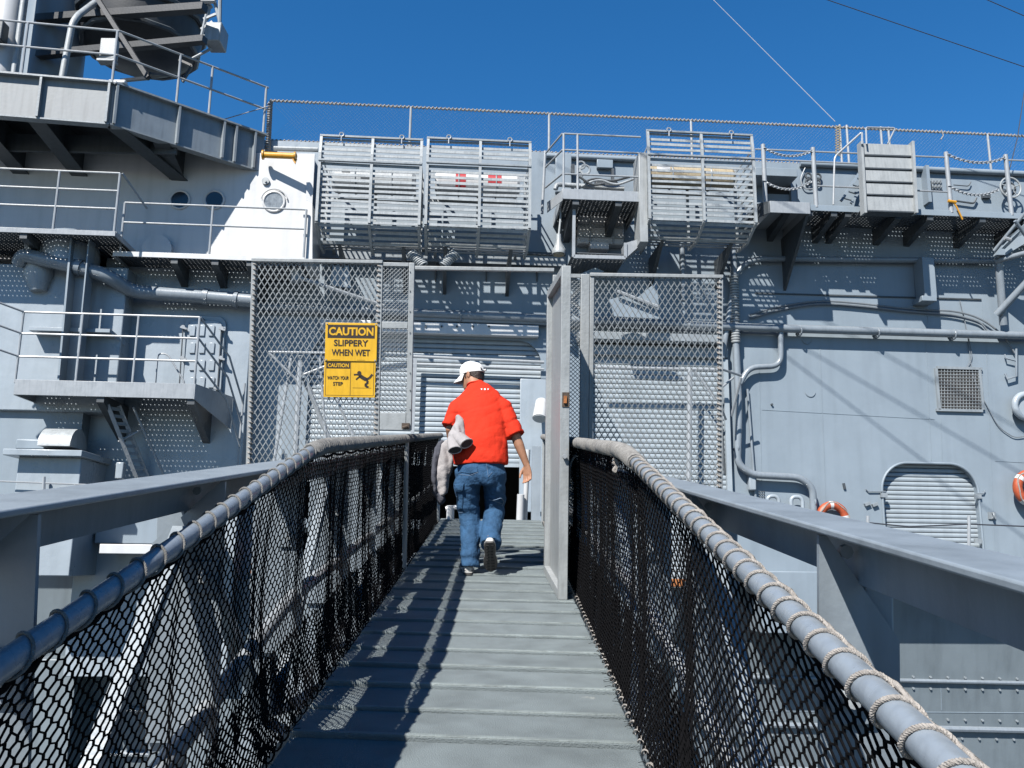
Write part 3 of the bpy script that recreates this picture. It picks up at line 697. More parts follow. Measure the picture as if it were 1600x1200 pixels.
# ledge below the first two racks
lg = thing('rack_ledge', wq(690, 410, .4), 'dark steel ledge running under the two left raft racks', 'ledge')
mb = MB(); mb.wbox(489, 388, 884, 392, .004, .26); mb.build('top_plate', 'darkmetal', lg)
mb = MB(); mb.wbox(489, 393, 884, 409, .2, .22, at=.22); mb.build('web', 'trim', lg)
for x in (520, 600, 680, 760, 840):
    mb = MB(); s, z = wp(x, 410, .2); mb.prism([W(s, z, .2), W(s, z, .004), W(s, z - .3, .004)], WS * .02); mb.build('rib', 'darkmetal', lg, smooth=False)
for k, x in enumerate((652, 702)):
    hs = MB(); d = 1 if k == 0 else -1
    for i in range(9):
        w = i / 8; c = wq(x + d * (w - .5) * 18, 396 + w * 18, 1.0); hs.ring(c, Vector((d * .5, 0, -.8)), .075, .016, 18, 7)
    hd = thing('flexible_duct', wq(x, 414, 1.0), 'x', 'duct')
    hs.build('rib_rings', 'slat', hd); cr = MB(); cr.tube([wq(x - d * 9, 396, 1.0), wq(x + d * 9, 414, 1.0)], .066, 12); cr.build('core', 'darkmetal', hd)
    tag(hd, ['ribbed grey flexible duct under the gap between the two left raft racks', 'ribbed grey flexible duct under the second raft rack from the left'][k], 'duct', 'ribbed ducts under the racks')

# ================================================================== centre catwalk between racks two and three
t6, s0, s1, z0, z1 = platform('centre_catwalk', 'small grating catwalk between the second and third raft racks', 'catwalk', 879, 1003, 297, 313, 1.3, posts=(881, 903), heights=(1.02, .72, .28), brackets=(895, 962), railx=(881, 1003), fmat='rail', brd=.3)
mb = MB(); mb.prism([wq(855, 332, .75), wq(879, 313, 1.3), wq(879, 297, 1.3), wq(855, 316, .75)], WO * -.03); mb.build('corner_plate', 'rail', t6, smooth=False)
for h in (1.02, .72, .28):
    mb = MB(); mb.tube([W(s0, z1 + h, 1.27), wq(852, 240 + (1.02 - h) * 72, .75)], .017, 8); mb.build('rail', 'rail', t6)
mb = MB(); mb.tube([wq(852, 236, .75), wq(847, 334, .75)], .025, 8); mb.build('post', 'rail', t6)
mb = MB(); mb.wbox(999, 238, 1012, 378, .9, 1.35); mb.build('end_panel', 'gate', t6, bevel=.01)
fr = MB()
fr.bar(wq(897, 316, 1.1), wq(896, 402, 1.1), .05, .05); fr.bar(wq(896, 401, 1.1), wq(977, 403, 1.1), .06, .05); fr.bar(wq(977, 380, 1.1), wq(977, 403, 1.1), .05, .05)
t6b = fr.build('cradle_frame', 'rail', t6)
mb = MB(); mb.prism([wq(976, 380, 1.1), wq(1004, 372, 1.1), wq(1004, 380, 1.1), wq(977, 404, 1.1)], -WO * .3); mb.build('cradle_plate', 'rail', t6, smooth=False)
sa, sb, za, zb = wrect(896, 380, 977, 402, 1.0)
grating(sa, sb, .004, 1.05, za + .05).build('lower_grating', 'grating', t6, kind='stuff', fix=False)
# pale valve chest seen through the cradle and gear behind the rails
ch = thing('valve_chest', wq(938, 388, .3), 'pale steel chest seen through the opening under the centre catwalk', 'chest')
mb = MB(); mb.wbox(902, 336, 975, 381, .004, .22); mb.build('body', 'white', ch, bevel=.03)
mb = MB(); mb.wbox(922, 377, 952, 389, .01, .3); mb.build('foot', 'white', ch, bevel=.02)
for y in (352, 368): mb = MB(); mb.wbox(902, y, 975, y + 3, .222, .25); mb.build('rib', 'slat', ch)
for x in (921, 957): mb = MB(); mb.wbox(x, 338, x + 3, 380, .222, .245); mb.build('rib', 'slat', ch)
gear = thing('deck_machinery', wq(945, 298, .3), 'tangle of pipes hoses and a valve behind the centre catwalk rails', 'machinery')
mb = MB(); mb.tube(bent([wq(868, 296, .3), wq(870, 288, .3), wq(975, 295, .3)], .1), .045, 10); mb.build('pipe', 'slat', gear)
for x, y, r in ((908, 258, .07), (914, 265, .09), (906, 272, .05)):
    mb = MB(); mb.ring(wq(x, y, .3), WO, r, .02, 16, 6); mb.build('valve_ring', 'slat', gear)
mb = MB(); mb.bar(wq(904, 262, .25), wq(902, 296, .25), .05, .05); mb.build('valve_stem', 'slat', gear)
for k, pts in enumerate(([(912, 285), (930, 278), (955, 284), (985, 276)], [(908, 292), (925, 283), (940, 281), (962, 290), (992, 279)], [(905, 276), (925, 290), (945, 287)])):
    mb = MB(); mb.tube(bent([wq(x, y, .4 + .05 * k) for x, y in pts], .15), .022, 8); mb.build('hose', 'darkmetal' if k % 2 == 0 else 'slat', gear)
mb = MB(); mb.wbox(930, 280, 965, 291, .1, .3); mb.build('motor', 'darkmetal', gear, bevel=.03)
mb = MB(); mb.wbox(956, 263, 960, 296, .1, .2); mb.build('stay', 'darkmetal', gear)
mb = MB(); mb.wbox(893, 256, 898, 270, .1, .2); mb.build('stay', 'darkmetal', gear)
mb = MB(); mb.wbox(991, 262, 997, 300, .3, .36); mb.build('amber_lamp', 'yellow2', gear)
# block of deck edge posts
for x0, y0, x1, y1 in ((868, 240, 893, 300), (933, 249, 958, 262), (1000, 256, 1008, 300)):
    mb = MB(); mb.wbox(x0, y0, x1, y1, .002, .1); mb.build('deck_edge_block', 'hull', ship, bevel=.01)
# lamp
lp = thing('floodlight', wq(873, 397, .9), 'bell shaped grey lamp hanging below the centre catwalk', 'lamp')
mb = MB(); mb.tube([wq(873, 397, .9), wq(873, 392, .9), wq(873, 384, .9), wq(873, 376, .9), wq(873, 366, .9)], [.115, .12, .07, .045, .04], 20); mb.build('shade', 'slat', lp)
mb = MB(); mb.tube([wq(873, 368, .9), wq(876, 340, .9), wq(876, 325, .9)], .018, 8); mb.build('stem', 'slat', lp)
mb = MB(); mb.disc(wq(873, 398, .9), (0, 0, 1), .09, .03, 18); mb.build('lens', 'tan', lp)
mb = MB(); mb.bar(wq(876, 330, .9), wq(876, 330, .02), .04, .04); mb.build('arm', 'slat', lp)

# ================================================================== flight deck safety fence
OFN = -.12
fe = thing('deck_fence', W(wp(1000, 260, OFN)[0], ZT, OFN), 'tall wire mesh safety fence with rope wrapped rails along the flight deck edge', 'fence')
def fz(px, py): return wp(px, py, OFN)
ztop = (fz(422, 163)[1] + fz(1600, 207)[1]) / 2; zlow = (fz(422, 226)[1] + fz(1600, 265)[1]) / 2
fs0, fs1 = fz(422, 163)[0], fz(1750, 207)[0]
for x in (641, 858, 1080, 1312, 1323, 1376, 1388, 1542):
    s = fz(x, 200)[0]; mb = MB(); mb.tube([W(s, ZT - .35, OFN + .0), W(s, ztop + (.05 if 1300 < x < 1400 else 0), OFN)], .024, 8); mb.build('post', 'rail', fe)
mb = MB(); mb.tube([wq(418, 246, .1), wq(422, 160, .1)], .035, 8); mb.build('corner_post', 'rail', fe)
for z in (ztop, zlow):
    mb = MB(); mb.tube([W(fs0, z, OFN), W(fs1, z, OFN)], .017, 6); mb.build('rail', 'rail', fe)
    mb = MB(); n = int((fs1 - fs0) / .012)
    mb.tube([W(fs0 + (fs1 - fs0) * i / n, z + .021 * math.sin(i * .012 / .075 * 6.283), OFN + .021 * math.cos(i * .012 / .075 * 6.283)) for i in range(n + 1)], .014, 5)
    mb.build('rope_wrapping', 'rope', fe, fix=False)
mb = MB(); n = 60; p0, p1 = wq(418, 246, .1), wq(422, 160, .1)
x0 = WS; y0 = WO
mb.tube([p0.lerp(p1, i / 400) + x0 * .04 * math.cos(i * .35) + y0 * .04 * math.sin(i * .35) for i in range(401)], .013, 5); mb.build('rope_wrapping', 'rope', fe, fix=False)
mb = MB(); k = .07
nx = int((fs1 - fs0) / k); nz = max(2, int((ztop - zlow) / k))
for i in range(nx - nz):
    a = fs0 + i * k; b = a + nz * k
    mb.tube([W(a, zlow, OFN), W(b, ztop, OFN)], .0012, 3, caps=False); mb.tube([W(b, zlow, OFN), W(a, ztop, OFN)], .0012, 3, caps=False)
mb.build('wire_mesh', 'wire', fe, kind='stuff', fix=False, smooth=False)
mb = MB()
for i in range(12):
    for d in (-1, 1): mb.tube([wq(1309 + d * 4, 196 + i * 4, OFN + .02), wq(1309 - d * 4, 200 + i * 4, OFN + .02)], .010, 5)
mb.build('rope_lacing', 'tan', fe, kind='stuff')
mb = MB(); mb.tube([wq(1471, 203, .0), wq(1474, 212, .0), wq(1470, 218, .02)], .012, 5); mb.build('rope_end', 'rope', fe)

# ================================================================== life rings
def life_ring(x, y, o, rpx, label, ang=0):
    c = wq(x, y, o); Rr = rpx * (c - EYE).length / F * .96
    t = thing('life_ring', c, label, 'life ring', 'orange life rings on the ship side')
    r = Rr * .24; Rm = Rr - r
    mb = MB(); mb.ring(c, WO, Rm, r, 48, 16); mb.build('ring', 'orange', t)
    for k in range(4):
        a = ang + k * math.pi / 2; mb = MB(); mb.ring(c, WO, Rm, r * 1.03, 5, 16, a - .13, a + .13); mb.build('tape_band', 'tape', t)
    mb = MB(); pts = []
    for i in range(64):
        a = i / 64 * 6.28318; f = .5 - .5 * math.cos(4 * (a - ang)); x_ = WO.cross(Vector((0, 0, 1))).normalized(); y_ = WO.cross(x_)
        pts.append(c + x_ * math.cos(a) * (Rm + r * (.75 - .5 * f)) + y_ * math.sin(a) * (Rm + r * (.75 - .5 * f)) + WO * r * (.75 + .25 * f))
    mb.tube(pts, .012, 5, closed=True); mb.build('grab_rope', 'rope', t)
    mb = MB(); mb.bar(c - WO * (o - .002), c + Vector((0, 0, .0)) - WO * .05, .08, .05); mb.build('peg', 'trim', t)
    return t
life_ring(1301, 810, .15, 26, 'orange life ring half hidden behind the right gangway beam', .08)
life_ring(1612, 763, .2, 27, 'orange life ring cut off by the right border of the view', .9)
# lamp-like globe above the second ring
mb = MB(); mb.ring(wq(1604, 635, .15), WO, .22, .06, 30, 10); mb.disc(wq(1604, 635, .1), WO, .2, .1, 24); mb.build('scuttle', 'hull2', ship)
# loudspeaker / horn by the door
hn = thing('loudspeaker', wq(846, 652, .25), 'white cylindrical loudspeaker tilted on the wall left of the open gate door', 'loudspeaker')
mb = MB(); a, b = wq(847, 626, .25), wq(843, 654, .42); mb.tube([a, a.lerp(b, .08), b], [.085, .11, .125], 20); mb.build('body', 'plastic', hn)
mb = MB(); mb.tube([b, b + (b - a).normalized() * .012], .11, 18); mb.build('grille', 'slat', hn)
mb = MB(); mb.tube([wq(853, 633, .3), wq(860, 634, .02)], .025, 8); mb.build('bracket', 'plastic', hn)
# lower fence line of the ship at the right, behind the beam
lf = thing('lifeline', wq(1420, 830, .5), 'thin wire lifeline on short posts in front of the round shouldered door', 'fence')
for x, y0 in ((1356, 806), (1514, 806), (1640, 812)):
    mb = MB(); mb.tube([wq(x, y0, .55), wq(x, 905, .55)], .028, 8); mb.build('post', 'rail', lf)
mb = MB(); mb.tube([wq(1330, 820, .55), wq(1360, 817, .55), wq(1420, 823, .55), wq(1514, 819, .55), wq(1640, 824, .55)], .012, 6); mb.build('wire', 'darkwire', lf)
mb = MB(); mb.box(W, wp(1100, 900)[0], wp(1800, 900)[0], wp(1400, 905, .55)[1] - .06, wp(1400, 905, .55)[1], .002, .65); mb.build('toe_plate', 'rail', lf)

# ================================================================== wires in the sky
for name, pts, r, mt, lab, in (('antenna_wire', [(1090, -25, -6), (1305, 190, -.2)], .007, 'wire', 'pale antenna wire rising leftwards from the fence posts'),
                              ('stay_wire', [(1270, -8, 1.5), (1640, 118, 1.5)], .008, 'darkwire', 'dark stay wire crossing the sky at upper right'),
                              ('corner_wire', [(1520, -10, 1.5), (1640, 42, 1.5)], .008, 'darkwire', 'dark wire in the top right corner of the sky'),
                              ('halyard', [(1604, 120, 0), (1590, 215, .1), (1576, 270, .3)], .010, 'darkwire', 'thin dark halyard hanging down to the hand wheel')):
    mb = MB(); mb.tube([wq(*p) for p in pts], r, 5); tag(mb.build(name, mt), lab, 'wire')
mb = MB(); mb.tube([wq(345, 188, .6), wq(420, 166, .3)], .01, 5); tag(mb.build('fence_wire', 'wire'), 'pale wire joining the gallery rail to the deck fence corner', 'wire')

# rigging wires high above, out of view, that throw the faint slanting shadows on the ship's side
for k, ((xa, ya), (xb, yb), L) in enumerate((((1180, 500), (1700, 800), 10.5), ((1160, 430), (1700, 730), 10.8), ((1180, 520), (1640, 870), 10.2))):
    a, b = wq(xa, ya) - SUNDIR * L, wq(xb, yb) - SUNDIR * L
    mb = MB(); mb.tube([a.lerp(b, -.6), a.lerp(b, 1.6)], .012, 6)
    tag(mb.build('rigging_wire', 'darkwire'), ['lowest', 'highest', 'steepest'][k] + ' of three overhead rigging wires whose faint shadows slant across the ship side', 'wire', 'overhead rigging wires')

# ================================================================== gallery (big cantilevered platform, upper left)
ZG = wq(412, 213, .25).z
def zq(px, py, Z):
    d = ray(px, py); return EYE + d * ((Z - EYE.z) / d.z)
gA, gB, gC = zq(-150, 104, ZG), zq(178, 132, ZG), zq(414, 213, ZG)
GH = .69
ga = thing('gallery', (gB + gC) / 2 + Vector((0, 0, -GH)), 'big cantilevered steel gallery with panelled fascia and two rail handrail at upper left', 'gallery')
dn = Vector((0, 0, -GH))
def fascia(a, b, name, mat):
    t = (b - a).normalized(); n = t.cross(Vector((0, 0, 1)))
    if n.y > 0: n = -n
    mb = MB(); mb.prism([a, b, b + dn, a + dn], -n * .03); mb.build(name, mat, ga, smooth=False)
    mb = MB(); mb.prism([a + n * .09 + Vector((0, 0, .02)), b + n * .09 + Vector((0, 0, .02)), b - n * .1 + Vector((0, 0, .02)), a - n * .1 + Vector((0, 0, .02))], Vector((0, 0, -.03))); mb.build('top_flange', 'trim', ga, smooth=False)
    mb = MB(); mb.prism([a + n * .05 + dn, b + n * .05 + dn, b - n * .1 + dn, a - n * .1 + dn], Vector((0, 0, -.025))); mb.build('bottom_flange', 'trim', ga, smooth=False)
    return n
nA = fascia(gA, gB, 'front_fascia', 'fascia'); nB = fascia(gB, gC, 'side_fascia', 'beam')
def stiff(a, b, px, n):
    # upright where the pixel column crosses the fascia
    best = min(range(201), key=lambda i: abs(proj(a.lerp(b, i / 200))[0] - px)); p = a.lerp(b, best / 200)
    mb = MB(); mb.prism([p + n * .004, p + n * .085, p + n * .085 + dn, p + n * .004 + dn], (b - a).normalized() * .035); mb.build('stiffener', 'trim', ga, smooth=False)
def proj(p):
    d = Vector(p) - EYE; z = d.dot(fwd); return (800 + F * d.dot(rt) / z, 600 - F * d.dot(up) / z)
for x in (-60, 65, 172): stiff(gA, gB, x, nA)
for x in (180, 278, 347, 366, 396): stiff(gB, gC, x, nB)
# soffit and its beams; their dark colours stand in for the underside's shade
back = 15.6
gz = ZG - GH
sof = [gA + dn, gB + dn, gC + dn]
pb = [Vector((gC.x + .3, gC.y + .5, gz)), Vector((gA.x - 1, gA.y + 3.4, gz))]
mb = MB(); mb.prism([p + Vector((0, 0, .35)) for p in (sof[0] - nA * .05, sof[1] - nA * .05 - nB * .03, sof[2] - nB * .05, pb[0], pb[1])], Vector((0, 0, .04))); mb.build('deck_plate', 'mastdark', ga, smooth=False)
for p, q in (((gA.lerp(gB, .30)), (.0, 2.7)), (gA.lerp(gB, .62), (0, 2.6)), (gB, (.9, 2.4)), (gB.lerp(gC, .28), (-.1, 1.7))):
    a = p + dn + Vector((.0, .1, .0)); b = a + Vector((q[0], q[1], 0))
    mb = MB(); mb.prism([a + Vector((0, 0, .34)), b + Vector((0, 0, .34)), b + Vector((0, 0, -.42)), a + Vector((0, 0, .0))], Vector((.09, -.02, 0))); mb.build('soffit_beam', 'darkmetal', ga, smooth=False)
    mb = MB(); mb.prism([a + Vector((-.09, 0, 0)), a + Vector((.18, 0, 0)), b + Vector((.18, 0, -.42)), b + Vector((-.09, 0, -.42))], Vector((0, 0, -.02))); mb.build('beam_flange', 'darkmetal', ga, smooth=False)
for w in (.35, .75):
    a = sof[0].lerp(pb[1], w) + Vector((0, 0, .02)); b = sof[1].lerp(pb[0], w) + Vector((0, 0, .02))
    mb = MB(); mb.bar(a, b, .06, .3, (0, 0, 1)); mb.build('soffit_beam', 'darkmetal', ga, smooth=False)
# rails
zz = Vector((0, 0, 1))
def railrun(a, b, posts, hs=(.95, .52)):
    for w in posts:
        p = a.lerp(b, w); mb = MB(); mb.tube([p, p + zz * hs[0]], .022, 8); mb.build('post', 'rail', ga)
    for h in hs:
        mb = MB(); mb.tube([a + zz * h, b + zz * h], .018, 8); mb.build('rail', 'rail', ga)
railrun(gA, gB, (.1, .55, .99)); railrun(gB, gC, (.385, .60, .985))
bx = MB(); p = gB + zz * .62 + Vector((-.16, .05, 0)); bx.box(lambda a, b, c: p + Vector((a, b, c)), -.13, .13, -.06, .06, -.16, .2); q = bx.build('switch_box', 'gate', ga, bevel=.01)
bx = MB(); bx.box(lambda a, b, c: p + Vector((a, b, c)), -.15, .13, -.08, .08, -.21, -.175); bx.build('switch_box_shelf', 'trim', q, org=ORG[ga])
bx = MB(); p2 = gB + zz * .02 + Vector((.02, .05, 0)); bx.box(lambda a, b, c: p2 + Vector((a, b, c)), -.12, .16, -.06, .06, 0, .07); bx.build('tube_lamp', 'plastic', ga, bevel=.02)

# ================================================================== mast, radar drum
mast = thing('mast', zq(75, 112, ZG) + Vector((0, 1.4, 0)), 'thick grey cylindrical mast rising above the gallery at upper left', 'mast')
def vcol(px, py, r, mat, name, y_off, h0, h1, parent, seg=36):
    b = zq(px, py, ZG) + Vector((0, y_off, 0)); mb = MB(); mb.tube([b + zz * h0, b + zz * h1], r, seg); return mb.build(name, mat, parent), b
# depths chosen so that the cylinder spans the photo's 35..130 px
DM = 15.2
def at_y(px, py, Y):
    d = ray(px, py); return EYE + d * (Y / d.y)
cA = at_y(84, 60, DM)
mb = MB(); mb.tube([Vector((cA.x, cA.y, ZG - .4)), Vector((cA.x, cA.y, ZG + 5))], .56, 40); mb.build('column', 'hull', mast)
cB = at_y(8, 60, 14.0)
mb = MB(); mb.tube([Vector((cB.x, cB.y, ZG - .4)), Vector((cB.x, cB.y, ZG + 5))], .27, 28); mb.build('side_column', 'white', mast)
cC = at_y(29, 60, 13.8)
mb = MB(); mb.tube([Vector((cC.x, cC.y, ZG + .1)), Vector((cC.x, cC.y, ZG + 5))], .05, 12); mb.build('riser_pipe', 'slat', mast)
mb = MB(); mb.box(lambda a, b, c: at_y(2, 45, 13.6) + Vector((a, b, c)), -.2, .08, -.1, .1, -.25, .1); mb.build('cable_box', 'darkmetal', mast, bevel=.02)
pA = [at_y(97, 122, 13.4), at_y(113, 37, 13.4), at_y(122, 24, 13.5), at_y(150, 3, 14.2)]
mb = MB(); mb.tube(bent(pA, .1), .055, 12); mb.build('brace_pipe', 'slat', mast)
rd = thing('radar_drum', at_y(240, 60, 15.5), 'huge dark drum shaped platform underside jutting from the mast against the sky', 'radar platform')
# octagonal drum seen from beneath, axis tilted a little
cD = at_y(222, 55, 15.2); ax = Vector((.25, .55, 1)).normalized()
def ringpts(c, n, r, k, ph=.2):
    x = Vector((1, 0, 0)); x = (x - n * x.dot(n)).normalized(); y = n.cross(x); return [c + x * r * math.cos(6.28318 * i / k + ph) + y * r * math.sin(6.28318 * i / k + ph) for i in range(k)]
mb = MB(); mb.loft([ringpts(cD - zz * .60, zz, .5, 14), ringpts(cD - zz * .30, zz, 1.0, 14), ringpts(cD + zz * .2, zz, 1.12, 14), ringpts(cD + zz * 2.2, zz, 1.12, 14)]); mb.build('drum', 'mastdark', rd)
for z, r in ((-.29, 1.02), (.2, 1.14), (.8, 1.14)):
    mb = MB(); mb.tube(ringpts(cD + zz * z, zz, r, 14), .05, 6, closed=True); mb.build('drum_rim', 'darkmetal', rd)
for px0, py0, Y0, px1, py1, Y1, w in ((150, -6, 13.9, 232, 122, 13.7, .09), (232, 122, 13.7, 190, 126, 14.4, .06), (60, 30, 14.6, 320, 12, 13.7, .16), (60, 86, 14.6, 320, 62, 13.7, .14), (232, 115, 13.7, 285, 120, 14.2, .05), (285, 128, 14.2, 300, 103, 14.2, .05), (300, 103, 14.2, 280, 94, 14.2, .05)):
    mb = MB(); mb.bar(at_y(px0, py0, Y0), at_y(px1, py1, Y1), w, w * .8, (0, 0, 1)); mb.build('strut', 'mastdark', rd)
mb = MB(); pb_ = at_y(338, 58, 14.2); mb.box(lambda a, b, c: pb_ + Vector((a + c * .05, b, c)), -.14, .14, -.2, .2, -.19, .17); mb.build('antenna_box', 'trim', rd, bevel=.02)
mb = MB(); mb.tube([at_y(343, 42, 14.2), at_y(344, -10, 14.2)], .035, 8); mb.tube([at_y(345, 40, 14.2), at_y(332, -10, 14.3)], .03, 8); mb.tube([at_y(300, 92, 14.2), at_y(330, 76, 14.2)], .025, 8); mb.tube([at_y(295, 62, 14.2), at_y(325, 60, 14.2)], .05, 8); mb.build('antenna_bracket', 'trim', rd)
mb = MB()
for i in range(5): mb.bar(at_y(310 + i * 4, 62 - i * 16, 14.3), at_y(338 - (i % 2) * 6, 46 - i * 12, 14.3), .04, .04)
mb.tube([at_y(312, 70, 14.3), at_y(330, -10, 14.3)], .03, 6); mb.build('lattice', 'trim', rd)
mb = MB(); mb.box(lambda a, b, c: at_y(328, 1, 14.2) + Vector((a, b, c)), -.15, .1, -.05, .05, -.03, .03); mb.build('lamp_tray', 'white', rd, bevel=.005)

# ================================================================== left side structures below the gallery
cs = thing('deck_house', wq(120, 790, .9), 'pale grey boxed deck house with vertical post and half round drum at the far left', 'deck house')
mb = MB(); mb.wbox(-260, 410, 190, 640, .004, 1.0); mb.build('wall', 'hull2', cs, bevel=.02)
mb = MB(); mb.wbox(45, 512, 172, 518, 1.002, 1.25); mb.build('ledge', 'hull2', cs, bevel=.006)
mb = MB(); mb.prism([wq(172, 513, 1.25), wq(172, 519, 1.25), wq(194, 540, .9), wq(194, 534, .9)], WO * -.04); mb.build('ledge_brace', 'hull2', cs, smooth=False)
mb = MB(); mb.tube([wq(60, 455, 1.05), wq(60, 432, 1.05), wq(62, 372, 1.05)], [.12, .22, .22], 22); mb.build('vent_pot', 'hull2', cs)
mb = MB(); mb.tube([wq(110, 420, .95), wq(110, 372, .95)], .45, 24); mb.build('round_house', 'hull2', cs)
mb = MB(); mb.wbox(-260, 640, 122, 800, .004, .9); mb.build('lower_wall', 'hull', cs)
po = thing('i_beam_post', wq(108, 610, 1.2), 'steel I beam post standing in front of the deck house', 'post')
mb = MB(); mb.bar(wq(131, 366, 1.2), wq(108, 600, 1.2), .30, .02, WO); mb.build('web', 'hull2', po)
mb = MB(); mb.bar(wq(117, 366, 1.33), wq(96, 600, 1.33), .03, .26, WO); mb.build('flange', 'hull', po)
mb = MB(); mb.bar(wq(145, 366, 1.33), wq(122, 600, 1.33), .02, .26, WO); mb.build('flange', 'hull', po)
fm = thing('fire_main', wq(200, 470, 1.0), 'thick grey bent pipe running under the left walkway', 'pipe')
mb = MB(); mb.tube(bent([wq(30, 412, 1.2), wq(36, 398, 1.3), wq(125, 418, 1.3), wq(172, 432, 1.25), wq(205, 456, .95), wq(340, 465, .85), wq(398, 470, .85)], .25), .115, 18); mb.build('pipe_run', 'pipe', fm)
for a, b in (((120, 417), (128, 419)), ((318, 463), (326, 464)), ((366, 467), (372, 468))):
    mb = MB(); o = 1.3 if a[0] < 200 else .85; mb.tube([wq(*a, o), wq(*b, o)], .135, 18); mb.build('flange', 'pipe', fm)
# watertight door
OOFF = .6
wd = thing('watertight_door', wq(312, 640, .05), 'round cornered watertight door with embossed panels and lever dogs', 'door')
def rrect(x0, y0, x1, y1, rad, o, n=6):
    s0, s1, z0, z1 = wrect(x0, y0, x1, y1, o); p = []
    for cx, cz, a0 in ((s1 - rad, z1 - rad, 0), (s0 + rad, z1 - rad, 90), (s0 + rad, z0 + rad, 180), (s1 - rad, z0 + rad, 270)):
        for i in range(n + 1): a = R(a0 + 90 * i / n); p.append(W(cx + rad * math.cos(a), cz + rad * math.sin(a), o))
    return p
mb = MB(); mb.prism(rrect(283, 493, 349, 632, .16, .05), -WO * .047); mb.build('frame', 'hull2', wd, bevel=.01)
mb = MB(); mb.prism(rrect(289, 500, 343, 625, .12, .09), -WO * .037); d_ = mb.build('leaf', 'hull2', wd, bevel=.012)
for r_ in range(4):
    for c_ in range(3):
        mb = MB(); x = 296 + c_ * 15; y = 508 + r_ * 27; mb.wbox(x, y, x + 9, y + 17, .09, .115); mb.build('embossed_panel', 'hull2', d_, org=ORG[wd], bevel=.01)
mb = MB(); mb.disc(wq(317, 500, .1), WO, .03, .03, 14); mb.build('peephole', 'darkmetal', wd)
for x, y in ((287, 512), (347, 514), (346, 560), (286, 560), (339, 607), (284, 606)):
    mb = MB(); mb.bar(wq(x - 5, y - 1, .14), wq(x + 5, y + 2, .14), .03, .03); mb.disc(wq(x, y, .1), WO, .035, .1, 10); mb.build('dog_lever', 'rail', wd)
mb = MB(); mb.tube([wq(346, 512, .12), wq(340, 605, .12)], .012, 6); mb.tube([wq(286, 512, .12), wq(280, 606, .12)], .012, 6); mb.build('dog_linkage', 'darkmetal', wd)
OOFF = 0.0
# inclined ladder below the platform
ld = thing('inclined_ladder', wq(215, 745, .7), 'steep grey ladder hanging below the lower left platform', 'ladder')
LA, LB = (168, 632, 1.5), (214, 748, .9); LA2, LB2 = (186, 634, 1.3), (232, 748, .7)
for a, b in ((LA, LB), (LA2, LB2)): mb = MB(); mb.bar(wq(*a), wq(*b), .06, .02); mb.build('stringer', 'rail', ld)
for i in range(10):
    w = (i + .5) / 10; mb = MB(); mb.bar(wq(*LA).lerp(wq(*LB), w), wq(*LA2).lerp(wq(*LB2), w), .05, .02); mb.build('rung', 'rail', ld)
mb = MB(); mb.tube([wq(208, 636, 1.3), wq(256, 742, .8)], .02, 8); mb.tube([wq(185, 690, 1.2), wq(222, 671, 1.1)], .018, 8); mb.build('handrail', 'rail', ld)
# low drum box
db = thing('vent_trunk', wq(75, 790, 1.4), 'pale box trunk with a half round metal hood under the lower left platform', 'ventilation trunk')
mb = MB(); mb.wbox(18, 714, 118, 900, .5, 1.6); mb.build('trunk', 'hull2', db, bevel=.015)
mb = MB(); mb.wbox(4, 702, 128, 712, .4, 1.8); mb.build('lid', 'hull2', db, bevel=.01)
mb = MB(); s0, z = wp(72, 702, 1.3); s1, _ = wp(122, 702, 1.3)
mb.prism([W(s0, z + .02 + .30 * math.sin(a * math.pi / 12), 1.3 + .32 * math.cos(a * math.pi / 12)) for a in range(13)], WS * (s1 - s0)); mb.build('hood', 'slat', db)
mb = MB(); mb.wbox(24, 686, 70, 702, .8, 1.4); mb.build('motor_box', 'hull', db, bevel=.02)
mb = MB(); mb.wbox(180, 722, 192, 748, 1.0, 1.15); tag(mb.build('call_box', 'hull2', bevel=.015), 'small pale box beside the foot of the left ladder', 'box')
mb = MB(); mb.tube([wq(0, 752, 1.7), wq(150, 758, 1.7)], .012, 6); mb.tube([wq(69, 745, 1.7), wq(68, 775, 1.7)], .025, 6); tag(mb.build('lifeline', 'rail'), 'short wire lifeline in front of the pale trunk at far left', 'fence')
# arched opening bar behind the ladder, stowed frames behind the left mesh panel
ar = thing('pipe_trestle', wq(470, 720, .8), 'folded triangular pipe trestle standing behind the left mesh panel', 'frame')
for k, (a, b, o1, o2, r) in enumerate((((420, 550), (545, 552), 1.5, 1.5, .02), ((420, 551), (470, 600), 1.5, 1.4, .02), ((470, 556), (460, 740), 1.4, 1.4, .045), ((455, 560), (425, 740), 1.2, 1.3, .025), ((475, 590), (520, 700), 1.3, 1.1, .04), ((540, 560), (475, 585), 1.5, 1.4, .02), ((500, 560), (510, 700), 1.3, 1.3, .02), ((520, 610), (560, 700), 1.0, 1.0, .025), ((462, 420), (464, 440), .9, .9, .1), ((468, 434), (600, 478), 1.0, .6, .035))):
    mb = MB(); mb.tube([wq(*a, o1), wq(*b, o2)], r, 8); mb.build('frame_tube', 'rail', ar)
mb = MB(); mb.prism([wq(520, 415, .5), wq(545, 415, .5), wq(548, 450, .5), wq(515, 445, .5)], -WO * .05); mb.build('gusset', 'hull2', ar, smooth=False)
